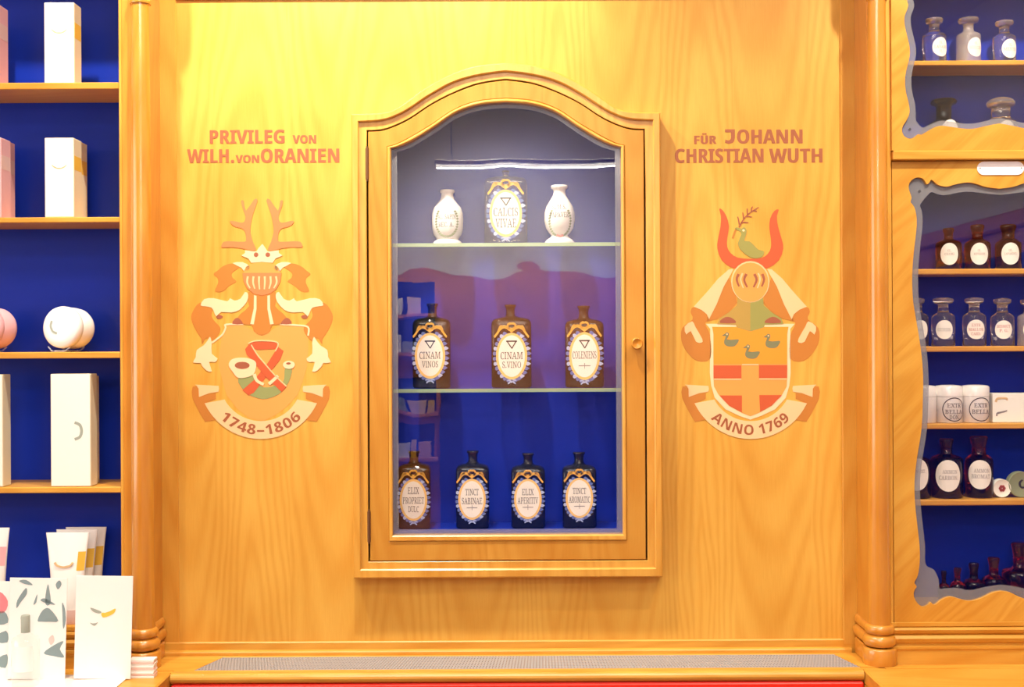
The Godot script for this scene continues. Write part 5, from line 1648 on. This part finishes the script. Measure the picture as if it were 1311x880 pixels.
# ---------------------------------------------------------------- lamps and the far side of the shop
func spot_lamp(label: String, at: Vector3, to: Vector3, energy: float, angle: float, col: Color, soft: float) -> void:
	var t := thing("ceiling_spotlight", label, "spotlight", at, "ceiling spotlights over the panel")
	var d := (to - at).normalized()
	var holder := Node3D.new()
	holder.name = "lamp_head"
	t.add_child(holder)
	holder.basis = Basis.looking_at(d, Vector3.UP)
	var b := MB.new()
	b.lathe([[0.0, -0.09], [0.03, -0.09], [0.038, -0.08], [0.042, 0.0], [0.040, 0.0], [0.036, -0.012]], 24)
	var h := part("housing", b, M.lamp_metal, holder)
	h.rotation.x = -PI / 2
	b = MB.new()
	b.lathe([[0.0, -0.0105], [0.036, -0.011], [0.0, -0.0095]], 24)
	var l := part("lamp_lens", b, glow(col, 4.0), holder)
	l.rotation.x = -PI / 2
	b = MB.new()
	b.bar(Vector3(0, 0.02, 0), Vector3(0, 3.2 - at.y, 0), 0.008, 0.008, 10)
	part("stem", b, M.lamp_metal, t)
	var s := SpotLight3D.new()
	s.name = "beam"
	s.light_color = col
	s.light_energy = energy
	s.spot_angle = angle
	s.spot_angle_attenuation = 1.0
	s.spot_range = 8.0
	s.spot_attenuation = 2.0
	s.light_size = soft
	s.shadow_enabled = true
	add_child(s)
	s.position = at + d * 0.012
	s.basis = Basis.looking_at(d, Vector3.UP)

func fill_panel(label: String, at: Vector3, sx: float, sz: float, energy: float, col: Color) -> void:  # unseen glowing panel added to give the room ambient fill light
	var t := thing("added_fill_light", label, "ceiling light", at, "added fill panels on the ceiling")
	var b := MB.new()
	b.box(Vector3(-sx / 2 - 0.02, -0.03, -sz / 2 - 0.02), Vector3(sx / 2 + 0.02, 0.0, sz / 2 + 0.02), 0.003)
	part("frame", b, M.lamp_white, t)
	b = MB.new()
	b.box(Vector3(-sx / 2, -0.033, -sz / 2), Vector3(sx / 2, -0.0301, sz / 2), 0.0)
	part("light_diffuser", b, glow(col, 2.0), t)
	var a := AreaLight3D.new()
	a.name = "panel_glow"
	a.area_size = Vector2(sx, sz)
	a.light_energy = energy
	a.light_color = col
	a.area_range = 12.0
	a.shadow_enabled = true
	add_child(a)
	a.position = at + Vector3(0, -0.036, 0)
	a.rotation.x = -PI / 2

func far_side() -> void:
	# lamp bar whose mirror image shows in the cabinet glass
	var t := thing("hanging_lamp", "long slim lamp bar hanging across the shop, mirrored in the cabinet glass", "lamp")
	var z := 3.6
	var y := 2.472
	box_part("lamp_body", Vector3(-0.406, y - 0.004, z - 0.02), Vector3(0.70, y + 0.022, z + 0.03), 0.004, M.lamp_metal, t)
	box_part("light_tube", Vector3(-0.40, y - 0.016, z - 0.022), Vector3(0.69, y - 0.005, z + 0.02), 0.003, glow(Color(1.0, 0.95, 0.88), 7.0), t)
	for x in [-0.3, 0.6]:
		var b := MB.new()
		b.bar(Vector3(x, y + 0.02, z), Vector3(x, 3.2, z), 0.004, 0.004, 8)
		part("cable", b, M.lamp_metal, t)
	var o := AreaLight3D.new()
	o.name = "lamp_light"
	o.area_size = Vector2(1.08, 0.04)
	o.light_color = Color(1.0, 0.97, 0.92)
	o.light_energy = 2.2
	o.area_range = 12.0
	o.shadow_enabled = true
	add_child(o)
	o.position = Vector3(0.145, y - 0.018, z)
	o.rotation.x = -PI / 2
	# shelving opposite with a wavy cornice
	var u := thing("opposite_shelving", "wooden shelving across the shop with a wavy cornice, mirrored in the cabinet glass", "shelf")
	var poly := PackedVector2Array([Vector2(-2.6, 0.0)])
	for k in 61:
		var x := -2.6 + 4.5 * k / 60.0
		poly.append(Vector2(x, 1.95 + 0.022 * sin(x * 9.0) + 0.01 * sin(x * 21.0)))
	poly.append(Vector2(1.9, 0.0))
	var b := MB.new()
	b.plate(poly, 4.3, 4.34, true)
	part("cabinet_front", b, M.opposite, u)
	box_part("side", Vector3(-2.6, 0, 4.34), Vector3(-2.56, 1.9, 4.598), 0.0, M.opposite, u)
	box_part("side", Vector3(1.86, 0, 4.34), Vector3(1.9, 1.9, 4.598), 0.0, M.opposite, u)
	var sd := thing("side_shelving", "tall wooden shelving along the side wall, mirrored in the glazed cabinet doors", "shelf")
	box_part("carcass", Vector3(2.02, 0.0, 0.9), Vector3(2.298, 2.0, 4.25), 0.002, M.opposite, sd)
	box_part("cornice", Vector3(1.99, 2.0, 0.88), Vector3(2.298, 2.07, 4.27), 0.01, M.opposite, sd)
	box_part("blue_bay", Vector3(2.014, 0.25, 1.0), Vector3(2.0199, 1.9, 4.18), 0.0, M.blue, sd)
	box_part("added_blue_front", Vector3(-0.42, 0.1, 4.25), Vector3(1.6, 1.275, 4.2995), 0.002, M.blue, u, "added blue plate that tints the mirror image")  # blue plate added to turn the lower part of the mirror image bluish
	# bays with small goods on ledges
	var goods := [[[-0.56, 0.075, 0.1, M.pink_pale], [-0.65, 0.055, 0.09, M.white_card]], [[-0.645, 0.06, 0.1, M.white_card], [-0.575, 0.05, 0.06, M.grey_print]], [[-0.63, 0.07, 0.07, M.leaf_print], [-0.54, 0.075, 0.065, M.pink_pale], [-0.475, 0.035, 0.065, M.yellow_print]], [[-0.64, 0.06, 0.085, M.white_card], [-0.57, 0.055, 0.1, M.yellow_print], [-0.49, 0.06, 0.085, M.pink_card]]]
	var words := ["top", "second", "third", "lowest"]
	var tints := {M.pink_pale: "pale pink", M.white_card: "white", M.grey_print: "grey", M.leaf_print: "grey-green", M.yellow_print: "yellow", M.pink_card: "pink"}
	for r in 4:
		var yl: float = [1.72, 1.50, 1.16, 0.90][r]
		box_part("blue_bay", Vector3(-1.0, yl, 4.294), Vector3(-0.45, yl + 0.19, 4.2995), 0.0, M.blue, u)
		box_part("ledge", Vector3(-1.02, yl - 0.02, 4.2), Vector3(-0.43, yl, 4.2995), 0.001, M.opposite, u)
		for q in goods[r]:
			var pb := thing("product_box", "%s box on the %s ledge across the shop, mirrored in the cabinet glass" % [tints[q[3]], words[r]], "box", Vector3(q[0], yl + LIFT, 4.24), "boxes on the ledges across the shop")
			box_part("box_body", Vector3(-q[1] / 2, 0, -0.02), Vector3(q[1] / 2, q[2], 0.02), 0.001, q[3], pb)

# ---------------------------------------------------------------- build
func _ready() -> void:
	var cam := Camera3D.new()
	cam.name = "camera"
	cam.position = EYE
	cam.rotation = Vector3(0, 0, -ROLL)
	cam.fov = rad_to_deg(2.0 * atan(440.0 / F))
	cam.near = 0.05
	cam.far = 50.0
	add_child(cam)
	cam.current = true
	var we := WorldEnvironment.new()
	we.name = "surroundings"
	var env := Environment.new()
	env.background_mode = Environment.BG_COLOR
	env.background_color = Color(0.02, 0.02, 0.022)
	env.ambient_light_source = Environment.AMBIENT_SOURCE_DISABLED
	env.tonemap_mode = Environment.TONE_MAPPER_LINEAR
	env.tonemap_exposure = 1.0
	env.sdfgi_enabled = true
	env.ssao_enabled = true
	env.ssil_enabled = true
	we.environment = env
	add_child(we)
	make_materials()
	var sf := SystemFont.new()
	sf.font_names = PackedStringArray(["Droid Sans"])
	sf.font_weight = 700
	var fv := FontVariation.new()
	fv.base_font = sf
	fv.variation_embolden = 0.0
	sans = fv
	var sr := SystemFont.new()
	sr.font_names = PackedStringArray(["Droid Serif"])
	sr.font_weight = 400
	serif = sr
	# lamps
	var warm := Color(1.0, 0.955, 0.88)
	var soft := Color(1.0, 0.985, 0.955)
	spot_lamp("ceiling spotlight over the open blue shelves", Vector3(-0.96, 3.12, 0.64), Vector3(-0.55, 2.0, 0.0), 3.0, 46, warm, 0.03)
	spot_lamp("ceiling spotlight over the arched cabinet", Vector3(-0.3, 3.12, 0.6), Vector3(-0.27, 2.25, 0.0), 5.3, 40, warm, 0.03)
	spot_lamp("ceiling spotlight over the glazed cabinet", Vector3(1.0, 3.12, 0.95), Vector3(1.15, 1.6, 0.0), 3.9, 38, warm, 0.04)
	fill_panel("added fill panel on the ceiling nearer the painted panel", Vector3(0.0, 3.2, 1.9), 1.6, 0.6, 2.0, soft)
	fill_panel("added fill panel on the ceiling nearer the opposite shelving", Vector3(0.0, 3.2, 3.4), 1.6, 0.6, 3.8, soft)
	spot_lamp("ceiling spotlight over the opposite shelving", Vector3(-0.1, 3.12, 3.5), Vector3(-0.1, 1.75, 4.3), 7.0, 46, warm, 0.03)
	# daylight through the frosted shop window in the street wall
	var day := AreaLight3D.new()
	day.name = "window_daylight"
	day.area_size = Vector2(2.5, 1.5)
	day.light_color = Color(1.0, 0.98, 0.95)
	day.light_energy = 3.6
	day.area_range = 12.0
	day.shadow_enabled = true
	add_child(day)
	day.position = Vector3(-3.235, 1.7, 1.8)
	day.rotation.y = -PI / 2
	# structure
	build_setting()
	sill_and_counters()
	column("round wooden column between the blue shelves and the painted panel", wu(181.5, 0, 0.1).x, wu(153.5, 0, 0.097).x + 0.006, wu(207, 0, 0).x, 1.0)
	column("round wooden column between the painted panel and the glazed cabinet", wu(1124.5, 0, 0.1).x, wu(1094.5, 0, 0).x, wu(1134, 0, 0.1).x - 0.0105, -1.0)
	display_cabinet()
	left_shelves()
	right_cabinet()
	# painting
	inscription("brown painted words PRIVILEG VON WILH. VON ORANIEN above the antler crest", [["PRIVILEG", 269, 364, 166, 184], ["VON", 375, 404.5, 173, 183.5], ["WILH.", 240, 299.5, 191, 209], ["VON", 302, 331.5, 198.5, 208.5], ["ORANIEN", 334.5, 434, 190, 208.5]])
	var fur := inscription("brown painted words FÜR JOHANN CHRISTIAN WUTH above the bull horn crest", [["FÜR", 889, 917, 170.5, 184.5], ["OHANN", 944, 1027, 165.5, 184], ["CHRISTIAN", 864.5, 977, 190, 209], ["WUTH", 985, 1052.5, 190, 208.5]])
	# the letter J with its bar on top and its hook turned back
	paint("lettering", [928.2, 165.6, 940.8, 165.6, 940.8, 176.5, 940, 180.3, 937.4, 183.2, 933.4, 184.2, 928.2, 183, 928.6, 178.8, 932.6, 180, 935, 178.8, 936, 176, 935.6, 169.4, 928.2, 169.4], M.p_letter, fur, 1, 1, 0.0, "painted letter J")
	deer_arms()
	bull_arms()
	# contents
	cabinet_contents()
	left_contents()
	right_contents()
	far_side()
